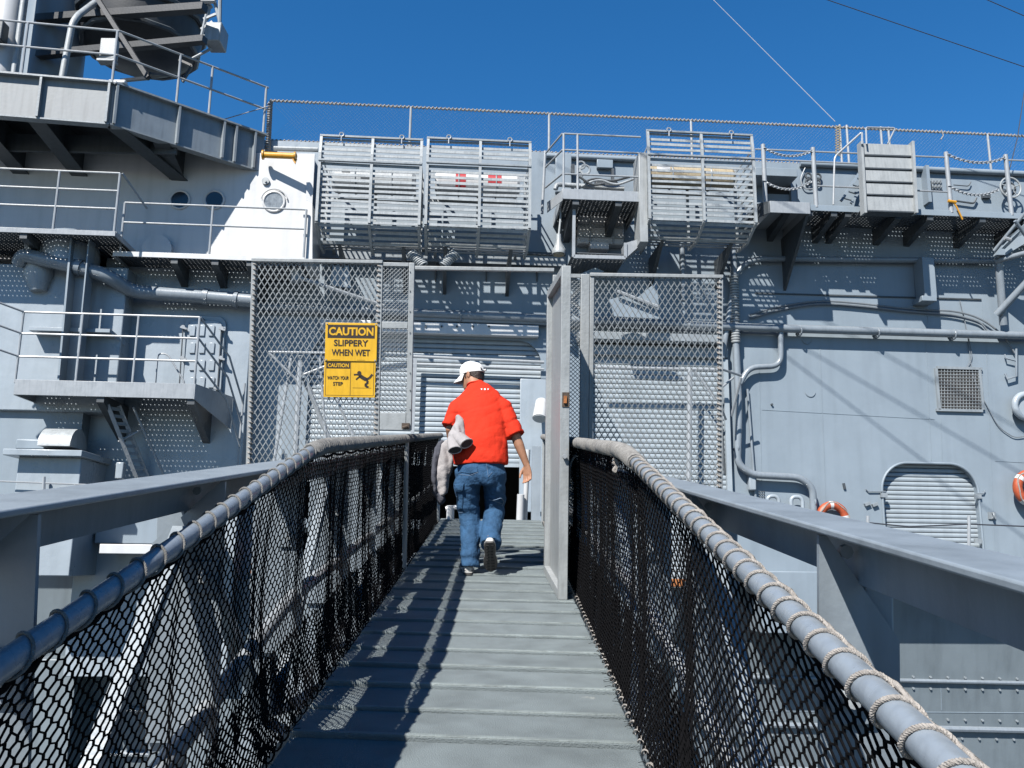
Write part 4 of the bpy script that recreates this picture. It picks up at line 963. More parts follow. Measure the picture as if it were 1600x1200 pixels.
# stowed plates seen through the right mesh panel
sp = thing('stowed_plates', wq(1000, 500, .7), 'pale angular plates leaning behind the top of the right mesh panel', 'plates')
for q in ([(952, 468), (975, 462), (1030, 490), (1030, 498), (960, 494)], [(992, 468), (1026, 440), (1030, 484)], [(896, 432), (930, 418), (944, 424), (910, 440)]):
    mb = MB(); mb.prism([wq(x, y, .8) for x, y in q], -WO * .05); mb.build('plate', 'hull', sp, smooth=False)
mb = MB(); mb.tube([wq(964, 455, .9), wq(1030, 480, .9)], .03, 6); mb.build('brace', 'rail', sp)
mb = MB(); mb.tube([wq(1078, 575, .5), wq(1076, 800, .5)], .045, 8); mb.tube([wq(930, 574, .5), wq(1125, 578, .5)], .03, 8); mb.tube([wq(1085, 578, .5), wq(1118, 625, .5)], .02, 8); tag(mb.build('shutter_rail', 'rail'), 'grey pipe rail and post in front of the wide shutter behind the right mesh panel', 'rail')
br = MB()
for a, b in (((1128, 577), (1158, 587)), ((1126, 607), (1146, 590)), ((1158, 590), (1143, 650)), ((1126, 635), (1134, 655))): br.tube([wq(*a, .8), wq(*b, .4)], .022, 6)
tag(br.build('pipe_brace', 'rail'), 'small angled pipe brace between the right mesh panel and the vertical pipe', 'brace')

# ================================================================== GANGWAY
VL, VR = -.783, .517          # floor edges
UK = 3.85                     # where the handrails kink
UE = 11.75
gw = thing('gangway', G(5, -.13, -.1), 'grey painted steel gangway sloping up to the ship with cleated floor boards', 'gangway')
def fl(u): return 0.0 if u > 3.2 else -.105 * (3.2 - u)      # floor level: the near part is steeper
SK = .075                     # cleats run slightly askew
def GS(u, v, n): return G(u + SK * -(v + .13), v, n)
u = -2.0; i = 0
while u < UE:
    p = .365 + rnd(-.035, .035)
    a, b = u, min(u + p - .004, UE)
    h0, h1 = fl(a), fl(b); lift = .010 + rnd(-.003, .004)
    mb = MB(); vl, vr = VL + rnd(-.006, .006), VR + rnd(-.012, .012)
    pts = [GS(a, vl, h0 - .03), GS(b, vl, h1 - .03), GS(b, vr, h1 - .03), GS(a, vr, h0 - .03), GS(a, vl, h0 + lift), GS(b, vl, h1 - .004), GS(b, vr, h1 - .004), GS(a, vr, h0 + lift)]
    mb.hexa(pts); mb.build('floor_board', 'floor', gw, smooth=False, bevel=.005)
    w_ = .030
    mb = MB(); mb.hexa([GS(a + .002, vl + .01, h0 + lift - .004), GS(a + w_, vl + .01, h0 + lift - .005), GS(a + w_, vr - .01, h0 + lift - .005), GS(a + .002, vr - .01, h0 + lift - .004),
                        GS(a + .002, vl + .01, h0 + lift + .0035), GS(a + w_, vl + .01, h0 + lift + .002), GS(a + w_, vr - .01, h0 + lift + .002), GS(a + .002, vr - .01, h0 + lift + .0035)])
    mb.build('cleat', 'nosing', gw, smooth=False, bevel=.002)
    u += p; i += 1
mb = MB(); mb.box(G, 3.2, UE, VL + .04, VR - .04, -.12, -.010); mb.build('floor_frame', 'beam', gw)
# landing between gangway and ship
mb = MB(); e = G(UE, -.13, 0); mb.box(W, d1a + .3, d1b + .6, e.z - EYE.z - .14, e.z - EYE.z - .02, -.3, 3.6); ldg = mb.build('landing', 'hull', ship, smooth=False)
mb = MB(); mb.tube([G(11.7, -.66, -.02), G(11.7, -.66, .17)], .05, 10); mb.tube([G(11.7, -.72, .13), G(11.7, -.58, .15)], .03, 8); mb.build('bollard_stub', 'white', ship)
mb = MB(); mb.tube([G(12.2, .31, -.3), G(12.2, .35, .9)], .035, 10); mb.tube([G(12.1, .25, -.1), G(12.1, .26, .3)], .05, 10); mb.build('door_post', 'white', ship)
mb = MB(); mb.box(G, 12.0, 12.1, .40, .52, -.3, .95); mb.build('door_post', 'hull2', ship)

# ---- truss beams
def beam_side(vi, vo, top, sgn, lab):
    sl_ = .009 if sgn > 0 else .002
    def G(u, v, n): return EYE + V * v + U * u + N * (n - EYE_H - sl_ * u)
    t = thing('truss_side', G(4, vo, -.2), lab, 'girder')
    th = .014
    U0, U1 = -1.5, 9.2
    mb = MB(); mb.box(G, U0, U1, min(vi, vo), max(vi, vo), top - th, top); mb.build('top_flange', 'beam', t, bevel=.004)
    vw_ = (vi + vo) / 2 + sgn * .02
    mb = MB(); mb.box(G, U0, U1, min(vw_, vw_ + sgn * .014), max(vw_, vw_ + sgn * .014), top - .108, top - th - .001); mb.build('web', 'beam', t)
    mb = MB(); mb.box(G, U0, U1, min(vi + sgn * .03, vo), max(vi + sgn * .03, vo), -.26, -.08); mb.build('bottom_chord', 'beam', t)
    for u in (.55, 1.66, 2.77, 3.88, 4.99, 6.10, 7.21, 8.32):
        mb = MB(); mb.box(G, u + .02, u + .11, min(vw_ + sgn * .018, vo + sgn * .03), max(vw_ + sgn * .018, vo + sgn * .03), -.08, top - .017); mb.build('post', 'beam', t, bevel=.006)
        a = vi + sgn * .012
        q = [(a, top - .02), (a + sgn * .014, top - .02), (vo + sgn * .03, top - .21), (vo + sgn * .03, .20), (a, .20)]
        mb = MB(); mb.prism([G(u, v_, n_) for v_, n_ in q], U * .012); mb.build('gusset_plate', 'beam', t, smooth=False)
        mb = MB(); mb.box(G, u - .012, u - .002, a + sgn * .01 if sgn > 0 else a + sgn * .10, a + sgn * .10 if sgn > 0 else a + sgn * .01, top - .36, top - .26); pl = mb.build('pad_plate', 'beam', t, bevel=.003)
        mb = MB(); mb.tube([G(u - .012, a + sgn * .05, top - .31), G(u - .034, a + sgn * .05, top - .31)], .016, 8); mb.build('bolt', 'slat', pl, org=ORG[t])
        for dv, dn_ in ((.5, .05), (.8, .05), (.5, .115)):
            mb = MB(); mb.tube([G(u + .018, vi + (vo - vi) * dv, top - dn_), G(u + .004, vi + (vo - vi) * dv, top - dn_)], .013, 8); mb.build('rivet', 'beam', t)
    for k, u in enumerate((.6, 1.72, 2.83, 3.94, 5.05, 6.16, 7.27)):
        mb = MB(); v_ = vo - sgn * .06
        a, b = (G(u, v_, -.1), G(u + 1.05, v_, top - .17)) if k % 2 else (G(u, v_, top - .17), G(u + 1.05, v_, -.1))
        mb.bar(a, b, .04, .05, V); mb.build('diagonal', 'beam', t)
    return t
beam_side(-.836, -1.035, 1.15 - .142, -1, 'left gangway girder with broad pale top flange and bolted gusset plates')
beam_side(.575, .705, 1.15 - .150, 1, 'right gangway girder with pale top flange and tapering gusset plates')

# ---- handrails
RD = .024
def rail_path(v, dv=0.0):
    p = [G(-1.6, v, .545 + .0), G(UK, v, 1.072), G(11.6, v, 1.078)]
    return p
def rail_n(SIDE, u): return 1.072 - (.127 if SIDE < 0 else .108) * (UK - u) if u < UK else 1.072 + .006 * (u - UK) / 7.7
def rail_pts(v, u0, u1, step):
    SIDE = v + .13
    n = int((u1 - u0) / step); o = []
    for i in range(n + 1):
        u = u0 + (u1 - u0) * i / n
        k = rail_n(SIDE, u)
        # soften the kink
        w = (u - UK) / .25
        if abs(w) < 1: k -= (.127 if SIDE < 0 else .108) * .25 * .25 * (1 - abs(w)) ** 2
        o.append(G(u, v, k))
    return o
def helix(v, u0, u1, pitch, rr, step_deg=20, jit=.0):
    SIDE = v + .13
    pts = []; n = int((u1 - u0) / pitch * 360 / step_deg)
    for i in range(n + 1):
        u = u0 + (u1 - u0) * i / n; a = R(step_deg) * i
        a2 = a + jit * noise.noise((u * 5, v, 0))
        k = rail_n(SIDE, u); w = (u - UK) / .25
        if abs(w) < 1: k -= (.127 if SIDE < 0 else .108) * .25 * .25 * (1 - abs(w)) ** 2
        pts.append(G(u + jit * .05 * noise.noise((a * .05, 3, v)), v + rr * math.cos(a2), k + rr * math.sin(a2)))
    return pts
for sgn, v, side in ((-1, VL - .005, 'left'), (1, VR + .005, 'right')):
    SIDE = sgn
    hr = thing('handrail', G(4, v, 0), f'grey pipe handrail lashed with rope along the {side} side of the gangway', 'handrail')
    mb = MB(); mb.tube(rail_pts(v, -1.6, 11.6, .1), RD, 16); pr = mb.build('pipe', 'handrail', hr)
    # near rope turns, loosely spaced
    mat = 'rope' if side == 'right' else 'rope2'
    ud = 3.5 if side == 'right' else 3.7
    mb = MB(); twist_rope(mb, helix(v, .45, ud, .088 if side == 'right' else .115, RD + .0035, 20, .25), .0040 if side == 'right' else .0034, .0115 if side == 'right' else .011, 5)
    mb.build('rope_turns', mat, hr, fix=False)
    if side == 'right':      # running strand on the outer top of the rail
        mb = MB(); twist_rope(mb, [G(.45 + .05 * i, v + .022 + .004 * math.sin(i * 2.1), rail_n(1, .45 + .05 * i) + .014 + .004 * math.sin(i * 1.3)) for i in range(62)], .0042, .012, 5); mb.build('running_rope', mat, hr, fix=False)
    mb = MB(); mb.tube(helix(v, ud, 11.5, .024 if side == 'right' else .030, RD + .005, 30, .10), .0088 if side == 'right' else .0078, 5); mb.build('rope_serving', 'rope3' if side == 'right' else 'rope2', hr, fix=False)
    # mid pipe
    mb = MB(); mb.tube([G(u_, v + sgn * .098, rail_n(SIDE, u_) - .64) for u_ in (-1, 1, 2, 3, UK, 6, 11.4)], .030, 14); mb.build('mid_rail', 'rail', hr)
    for u in (7.42, 11.3):
        mb = MB(); mb.tube([G(u, v, -.05), G(u, v, 1.06)], .019, 10); mb.build('post', 'gate', hr)
# ---- nets
def net(sgn, v, lab):
    t = thing('safety_net', G(5, v, 0), lab, 'net')
    def surf(u, w):           # w = 0 at the handrail, 1 at the floor edge
        top = rail_n(sgn, u) - RD - .004; bot = fl(u) + .012
        n = top + (bot - top) * w
        f1 = noise.noise((u * 3.1, sgn * 7.7, w * .8)); f2 = noise.noise((u * 8.5, sgn * 3.1, w * 1.4)); f3 = noise.noise((u * 22, sgn, w * 2))
        belly = max(0.0, math.sin(math.pi * min(1, max(0, w)))) ** .8
        bell = sgn * .016 * belly + (f1 * .026 + f2 * .008 + f3 * .0015) * belly
        # the edge is drawn up to the lashings in scallops
        sc = .012 * abs(math.sin(u * 9.5)) * max(0, 1 - w * 10)
        return G(u + .015 * f2, v + bell + sgn * .006, n - sc + .008 * f3)
    def mesh(u0, u1, w0, w1, pu, rows, r, ph, off):
        """knitted net: slanting strands that run together in a short upright knot at every crossing"""
        mb = MB(); cols = int((u1 - u0) / pu); dw = (w1 - w0) / rows; kn = .24 * dw
        def P(i, j):
            u = u0 + (i + (.5 if j % 2 else 0) + ph) * pu; w = w0 + dw * j
            ju = .004 * noise.noise((u * 31, w * 22, 5)); jv = .0015 * noise.noise((u * 40, w * 40, 1))
            return (surf(u + ju, w - kn) + V * (off + jv), surf(u + ju, w + kn) + V * (off + jv))
        prev = None
        for j in range(rows + 1):
            row = [P(i, j) for i in range(cols + 1)]
            for t_, b_ in row: mb.tube([t_, b_], r * 1.35, 4, caps=False)
            if prev:
                for i in range(cols + 1):
                    for k in ((i, i + 1) if j % 2 == 0 else (i - 1, i)):
                        # the row above is shifted by half a cell
                        q = k if j % 2 else k - 1
                        if j % 2 == 0: q = (i - 1) if k == i else i
                        else: q = i if k == i - 1 else i + 1
                        if 0 <= q <= cols: mb.tube([prev[q][1], row[i][0]], r, 4, caps=False)
            prev = row
        return mb
    mesh(.55, 7.3, 0, 1, .043 if sgn < 0 else .048, 48, .0023 if sgn < 0 else .0026, 0, 0).build('near_netting', 'net', t, kind='stuff', fix=False)
    mesh(7.3, 11.5, 0, 1, .049, 44, .0032, 0, 0).build('far_netting', 'net', t, kind='stuff', fix=False)
    mesh(1.2 if sgn > 0 else 2.5, 7.3, .62 if sgn > 0 else .66, 1.0, .049, 19, .0026, .33, -sgn * .010).build('folded_hem', 'net', t, kind='stuff', fix=False)
    mb = MB()      # gathered top cord
    mb.tube([surf(.55 + i * .03, .012) + V * .004 * math.sin(i * 1.7) for i in range(365)], .006, 5); mb.build('head_cord', 'net', t)
    mb = MB()      # white lacing that ties the hem to the floor edge
    pts = []
    for i in range(int((11.4 - 1.2) / .012)):
        u = 1.2 + i * .012; a = i * .012 / .105 * 6.283
        pts.append(G(u, v - sgn * .004 + .012 * math.cos(a), fl(u) + .014 + .018 * math.sin(a)))
    mb.tube(pts, .004, 4)
    mb.build('hem_lacing', 'rope' if sgn > 0 else 'net', t, fix=False)
    mb = MB()      # loose frayed ends along the hem
    for i in range(70):
        u = rnd(1.5, 8); p = G(u, v - sgn * .01, fl(u) + .01); q = p - V * sgn * rnd(.01, .045) + U * rnd(-.04, .04) + N * rnd(-.004, .02)
        mb.tube([p, p.lerp(q, .5) + N * .006, q], .0012, 3, caps=False)
    mb.build('frayed_ends', 'net', t, kind='stuff', fix=False)
    return t
net(-1, VL - .012, 'black diamond mesh net hanging from the left handrail to the floor edge')
net(1, VR + .012, 'black diamond mesh net hanging from the right handrail to the floor edge')
# white cord knots on the right net
for q, lab in (([(958, 716), (966, 722), (962, 738), (958, 735), (964, 727), (957, 722)], 'white cord knot hanging under the right handrail kink'),):
    mb = MB(); mb.tube(bent([G(*( [4.05] + list(g_u(x, y, 4.05)))) for x, y in q], .02), .007, 6); tag(mb.build('cord_knot', 'rope'), lab, 'cord')
mb = MB(); p = [(902, 708), (895, 716), (891, 726), (890, 745), (888, 775), (887, 812)]; mb.tube(bent([G(6.6, *g_u(x, y, 6.6)) for x, y in p], .05), .008, 6); mb.tube(bent([G(6.5, *g_u(x, y, 6.5)) for x, y in [(903, 709), (897, 714), (892, 724)]], .05), .007, 6)
tag(mb.build('hanging_cord', 'rope'), 'pale cord tied round the right handrail beside the open gate door', 'cord')

# ================================================================== GATE: panels, jambs, door leaf
UG = 7.36
def gp(px, py, u=UG): return g_u(px, py, u)
def diamond(a0, a1, b0, b1, c, pv, pn, w, th, name, parent, wob=.002):
    """expanded metal lattice in the plane u = c"""
    mb = MB(); nv = max(2, round((a1 - a0) / pv)); nn = max(2, round((b1 - b0) / (pn / 2)))
    def P(i, j): return ((a0 + (a1 - a0) * min(1, max(0, (i + (.5 if j % 2 else 0)) / nv))), b0 + (b1 - b0) * j / nn)
    for j in range(nn):
        for i in range(nv + 1):
            x0, y0 = P(i, j)
            for k in ((i - 1, i) if j % 2 == 0 else (i, i + 1)):
                if k < 0 or k > nv: continue
                x1, y1 = P(k, j + 1)
                if abs(x1 - x0) < 1e-5 and i == nv: continue
                s = 1 if (x1 > x0) else -1
                mb.hexa([G(c + dc, x0 + dx, y0) if e == 0 else G(c + dc + s * .004, x1 + dx, y1) for dc in (0, th) for e, dx in ((0, -w / 2), (0, w / 2), (1, w / 2), (1, -w / 2))])
    return mb.build(name, 'mesh', parent, kind='stuff', fix=False, smooth=False)
def panel(x0, x1, yt, yb, ybm, lab, strip, post, rope_x, name='mesh_screen'):
    v0, t0 = gp(x0, yt[0]); v1, t1 = gp(x1, yt[1]); top = (t0 + t1) / 2
    bot = gp((x0 + x1) / 2, yb)[1]
    t = thing(name, G(UG, (v0 + v1) / 2, bot), lab, 'mesh screen', 'mesh screens either side of the gate')
    fw = .035
    for a, b, c, d in ((v0, v0 + fw, bot, top), (v1 - fw, v1, bot, top)):
        mb = MB(); mb.box(G, UG, UG + .04, a, b, c, d); mb.build('upright', 'gate', t, bevel=.004)
    for c, d in ((top + .001, top + .03), (bot - .04, bot - .001)):
        mb = MB(); mb.box(G, UG - .01, UG + .05, v0, v1, c, d); mb.build('crossbar', 'gate', t, bevel=.004)
    diamond(v0 + fw, v1 - fw, bot, top, UG + .012, .049, .080, .0085, .003, 'mesh', t)
    for rx in rope_x:
        v = v0 + fw * .8 if rx == 0 else v1 - fw * .8
        n = int((top - bot) / .004); mb = MB()
        mb.tube([G(UG + .014 + .022 * math.cos(i * .6), v + .015 * math.sin(i * .6), bot + (top - bot) * i / n) for i in range(n + 1)], .0065, 5)
        mb.build('rope_lacing', 'rope', t, fix=False)
    return t, v0, v1, bot, top
pl, pv0, pv1, pb, pt = panel(393, 598, (410, 411), 745, 0, 'expanded metal mesh panel left of the gate carrying the yellow caution signs', None, None, (0, 1))
pr, qv0, qv1, qb, qt = panel(922, 1130, (431, 436), 795, 0, 'expanded metal mesh panel right of the gate laced with rope at its edge', None, None, (1,))
# left jamb strip with finer mesh and latch
js = thing('gate_jamb', G(UG, gp(620, 600)[0], -.05), 'narrow fine mesh strip with latch box forming the left gate jamb', 'gate jamb')
a0, a1 = pv1 + .003, gp(646, 500)[0]; jt = gp(620, 410)[1]; jb = gp(620, 672)[1]
mb = MB(); mb.box(G, UG - .005, UG + .045, a1 - .045, a1, jb, jt); mb.build('post', 'gate', js, bevel=.005)
for k, (ya, yb) in enumerate(((410, 416), (503, 513), (645, 672))):
    mb = MB(); mb.box(G, UG + .0, UG + .035, a0, a1 - .047, gp(620, yb)[1], gp(620, ya)[1]); mb.build('band', 'gate', js, bevel=.003)
diamond(a0 + .002, a1 - .048, gp(620, 503)[1], jt, UG + .01, .034, .034, .0075, .003, 'fine_mesh', js)
diamond(a0 + .002, a1 - .048, gp(620, 645)[1], gp(620, 513)[1], UG + .01, .034, .034, .0075, .003, 'fine_mesh', js)
mb = MB(); mb.box(G, UG - .025, UG - .006, gp(628, 667)[0], gp(640, 667)[0], gp(630, 670)[1], gp(630, 661)[1]); mb.tube([G(UG - .04, *gp(630, 668)), G(UG - .04, *gp(638, 666))], .01, 6); mb.build('latch', 'brown', js)
for y in (425, 455, 487, 520, 552, 583, 610, 640): mb = MB(); mb.tube([G(UG - .006, *gp(641, y)), G(UG - .012, *gp(641, y))], .005, 6); mb.build('screw', 'darkmetal', js)
# head bar between jambs
mb = MB(); hv0, hn0 = gp(648, 412); hv1, hn1 = gp(866, 424); hn = (hn0 + hn1) / 2
gh = thing('gate_head', G(UG, (hv0 + hv1) / 2, hn - .05), 'plain grey angle bar spanning the top of the gate opening', 'bar')
mb.box(G, UG, UG + .045, a1 + .003, hv1 - .0, hn - .025, hn + .006); mb.build('angle_bar', 'gate', gh, bevel=.004)
# right jamb
jr = thing('gate_jamb', G(UG, gp(905, 600)[0], -.05), 'narrow fine mesh strip and plain post forming the right gate jamb behind the open door', 'gate jamb')
b0, b1 = gp(863, 500)[0], qv0 - .003
jrt = gp(900, 428)[1]
mb = MB(); mb.box(G, UG - .006, UG + .045, gp(907, 500)[0], b1, -.03, jrt); mb.build('post', 'gate', jr, bevel=.005)
mb = MB(); mb.box(G, UG - .005, UG + .045, b0, b0 + .05, -.03, hn - .052); mb.build('post', 'gate', jr, bevel=.005)
diamond(b0 + .052, gp(907, 500)[0] - .002, gp(890, 690)[1], jrt, UG + .01, .034, .034, .0075, .003, 'fine_mesh', jr)
mb = MB(); mb.box(G, UG - .004, UG + .03, b0 + .052, gp(907, 500)[0] - .002, jrt - .03, jrt); mb.build('band', 'gate', jr)
mb = MB(); mb.bar(G(UG + .05, *gp(893, 465)), G(UG + .05, *gp(912, 440)), .02, .01); mb.bar(G(UG + .05, *gp(893, 470)), G(UG + .05, *gp(912, 485)), .02, .01); mb.build('brace', 'gate', jr)
# open door leaf, swung towards the camera
U0, U1 = 6.16, 7.33
dv0 = .362; dv1 = .408       # hinge side / free side lateral
dr = thing('gate_door', G(6.75, .4, 0), 'open narrow steel gate door seen nearly edge on right of the man', 'gate door')
def D(u, c, n):               # local: along the leaf, through the leaf, up
    w = (u - U0) / (U1 - U0); v = dv1 + (dv0 - dv1) * w
    return G(u, v + c, n)
DT = 2.30
wf = .055
for a, b in ((U0, U0 + .06), (U1 - .06, U1)):
    mb = MB(); mb.box(D, a, b, -.012, .052, .005, DT); mb.build('stile', 'gate', dr, bevel=.004)
for a, b in ((.005, .07), (DT - .06, DT)):
    mb = MB(); mb.box(D, U0 + .061, U1 - .061, -.012, .052, a, b); mb.build('crossbar', 'gate', dr, bevel=.004)
mb = MB(); mb.box(D, U0 + .061, U1 - .061, .028, .036, .071, DT - .061); mb.build('panel', 'gate', dr)
mb = MB(); mb.box(D, U0 - .006, U0 - .001, -.0, .05, 1.32, 1.42); mb.build('lock_plate', 'brown', dr)
mb = MB(); mb.box(D, U0 - .02, U0 - .006, .01, .03, 1.345, 1.395); mb.build('bolt', 'rust', dr)
mb = MB(); mb.tube([D(U0 - .004, .02, .98), D(U0 - .03, .02, .98)], .015, 10); mb.build('knob', 'rail', dr)
mb = MB(); mb.box(D, U0 - .03, U0 + .03, .02, .075, -.012, .004); mb.build('foot_plate', 'rust', dr)
for n in (.3, 1.15, 2.05):
    mb = MB(); mb.tube([D(U1 + .01, .0, n), D(U1 + .01, .0, n + .1)], .012, 8); mb.build('hinge', 'gate', dr)

# ================================================================== SIGNS
from_font = {}
def text_mesh(txt, size, bold=0.0, sx=1.0):
    cu = bpy.data.curves.new('lettering', 'FONT'); cu.body = txt; cu.size = size; cu.align_x = 'CENTER'; cu.align_y = 'CENTER'; cu.extrude = .0008; cu.offset = bold; cu.resolution_u = 4
    o = bpy.data.objects.new('lettering', cu); COL.objects.link(o)
    dg = bpy.context.evaluated_depsgraph_get(); me = bpy.data.meshes.new_from_object(o.evaluated_get(dg))
    bpy.data.objects.remove(o); bpy.data.curves.remove(cu); return me
def sign(x0, y0, x1, y1, u, lab, build):
    v0, n1 = g_u(x0, y0, u); v1, n0 = g_u(x1, y1, u)
    t = thing('caution_sign', G(u, (v0 + v1) / 2, n0), lab, 'sign', 'yellow caution signs on the left mesh panel')
    w, h = v1 - v0, n1 - n0
    def S(a, b, c): return G(u - c, v0 + a * w, n0 + b * h)
    mb = MB(); mb.box(S, 0, 1, 0, 1, 0, .006); mb.build('plate', 'yellow', t, bevel=.002)
    def rect(a0, a1, b0, b1, mat, name, c=.0065): MB().box(S, a0, a1, b0, b1, c - .0004, c + .0008).build(name, mat, t, smooth=False)
    def text(s, a, b, width, height, mat, name='lettering', bold=0.0, c=.0085):
        me = text_mesh(s, 1.0, bold); me.name = name
        xs = [q.co.x for q in me.vertices]; ys = [q.co.y for q in me.vertices]
        cx, cy = (max(xs) + min(xs)) / 2, (max(ys) + min(ys)) / 2; kx, ky = width * w / (max(xs) - min(xs)), height * h / (max(ys) - min(ys))
        base = S(a, b, c) - ORG[t]
        for q in me.vertices:
            x, y, z = (q.co.x - cx) * kx, (q.co.y - cy) * ky, q.co.z
            q.co = base + V * x + N * y - U * z
        me.materials.append(M[mat]); o = bpy.data.objects.new(name, me); COL.objects.link(o); o.parent = t; ORG[o] = ORG[t]
    def screw(a, b): MB().tube([S(a, b, .006), S(a, b, .011)], .006, 8).build('screw', 'gate', t)
    build(rect, text, screw, S, t)
def sA(rect, text, screw, S, t):
    rect(.045, .955, .60, .945, 'ink', 'heading_band')
    text('CAUTION', .5, .775, .86, .215, 'yellow', 'heading_lettering', .035)
    text('SLIPPERY', .5, .475, .66, .165, 'ink', 'lettering', .018); text('WHEN WET', .5, .225, .74, .165, 'ink', 'lettering', .018)
    rect(.12, .30, .03, .034, 'ink', 'small_print'); rect(.62, .78, .03, .034, 'ink', 'small_print')
    for a in (.03, .97):
        for b in (.03, .97): screw(a, b)
def sB(rect, text, screw, S, t):
    for q in ((.035, .965, .955, .963), (.035, .965, .05, .058), (.03, .038, .05, .963), (.962, .97, .05, .963), (.512, .520, .058, .955)): rect(*q, 'ink', 'border_line')
    rect(.045, .505, .775, .945, 'ink', 'heading_band')
    text('CAUTION', .275, .86, .41, .105, 'yellow', 'heading_lettering', .03)
    text('WATCH YOUR', .275, .525, .42, .095, 'ink', 'lettering', .012); text('STEP', .275, .365, .19, .095, 'ink', 'lettering', .012)
    mb = MB()      # falling figure
    def limb(pts, w):
        for a, b in zip(pts[:-1], pts[1:]): mb.bar(S(a[0], a[1], .0075), S(b[0], b[1], .0075), w, .0012, U)
    limb([(.69, .60), (.76, .53), (.82, .49)], .030); limb([(.82, .49), (.885, .53), (.94, .63)], .018); limb([(.82, .49), (.86, .41), (.80, .34), (.845, .29)], .018)
    limb([(.70, .60), (.645, .62), (.58, .615)], .012); limb([(.72, .58), (.66, .53), (.625, .48)], .012); limb([(.845, .29), (.87, .285)], .016)
    mb.disc(S(.685, .66, .0075), U, .017, .0014, 16); mb.build('falling_figure', 'ink', t, smooth=False)
    rect(.56, .92, .255, .262, 'ink', 'ground_line')
    for a in (.02, .98): screw(a, .98)
sign(509, 504, 588.5, 565, UG - .02, 'upper yellow sign reading CAUTION SLIPPERY WHEN WET on the left mesh panel', sA)
sign(507, 562.5, 586, 621.5, UG - .012, 'lower yellow sign reading CAUTION WATCH YOUR STEP with a falling figure', sB)

# ================================================================== THE MAN
PU, PV = g_n(740, 897, 0.0)
PF = G(PU, PV, 0)                       # under the planted foot
VX = Vector((1, 0, 0)); VY = Vector((0, 1, 0)); VZ = Vector((0, 0, 1))
PX0 = proj(PF)[0]
PD = (PF - EYE).dot(fwd)
def pp(px, py, y=0.0):                  # photo point on the man's plane, y metres further away
    d = ray(px, py); t = (PF.y + y - EYE.y) / d.y
    return EYE + d * t
man = thing('person', PF, 'man in red T-shirt, jeans and white cap walking up the gangway with a coat', 'person')
def ell(c, ax, rx, ry, seg=20, ref=None, sq=2.0):
    ax = Vector(ax).normalized(); ref = Vector(ref) if ref is not None else VX
    x = (ref - ax * ref.dot(ax)).normalized(); y = ax.cross(x); o = []
    for k in range(seg):
        a = 6.28318 * k / seg; ca, sa = math.cos(a), math.sin(a)
        e = 2 / sq
        o.append(c + x * rx * math.copysign(abs(ca) ** e, ca) + y * ry * math.copysign(abs(sa) ** e, sa))
    return o
def limb(mb, stations, seg=18, ref=None, sq=2.0):
    """stations: (point, rx, ry); rings perpendicular to the path"""
    n = len(stations); rg = []
    for i, st in enumerate(stations):
        a = Vector(stations[max(0, i - 1)][0]); b = Vector(stations[min(n - 1, i + 1)][0])
        rg.append(ell(Vector(st[0]), b - a, st[1], st[2] if len(st) > 2 else st[1], seg, ref, sq))
    mb.loft(rg)
def fuse(mb, name, mat, parent, voxel=.012, smooth_it=6, disp=None, org=None, label=None, fac=.5):
    o = mb.build('temporary', mat, None, org=org or ORG[parent])
    rm = o.modifiers.new('r', 'REMESH'); rm.mode = 'VOXEL'; rm.voxel_size = voxel
    sm = o.modifiers.new('s', 'SMOOTH'); sm.iterations = smooth_it; sm.factor = fac
    dg = bpy.context.evaluated_depsgraph_get(); dg.update()
    me = bpy.data.meshes.new_from_object(o.evaluated_get(dg)); me.name = name
    bpy.data.objects.remove(o)
    if disp:
        me.update(); nn = [q.normal.copy() for q in me.vertices]; base = org or ORG[parent]
        for q, nrm in zip(me.vertices, nn): q.co = q.co + nrm * disp(q.co + base)
    me.materials.clear(); me.materials.append(M[mat]); me.shade_smooth()
    r = bpy.data.objects.new(name, me); COL.objects.link(r)
    if parent: r.parent = parent
    else: r.location = org
    ORG[r] = org or ORG[parent]
    if label: r['label'] = label
    return r
# key points (photo pixel, depth offset)
NECK = pp(741, 603, .17); HEADC = pp(737, 587, .24)
SHL, SHR = pp(716, 637, .10), pp(785, 637, .10)
ELL, ELR = pp(704, 672, .06), pp(806, 682, .04)
HIPL, HIPR = pp(733, 733, -.03), pp(774, 735, -.03)
WRL = pp(712, 712, .22); WRR = pp(823, 727, .05)
KNL, KNR = pp(733, 803, .10), pp(771, 798, .12)
ANL, ANR = pp(734, 884, .0), pp(765, 845, -.16)
# ---- body: one continuous surface
b = MB()
limb(b, [(pp(755, 735, .0), .15, .11), (pp(755, 700, .02), .16, .11), (pp(752, 655, .08), .17, .11), (pp(750, 625, .12), .17, .09), (pp(746, 612, .14), .10, .07), (pp(742, 604, .17), .062, .062), (pp(739, 594, .21), .058, .06)])
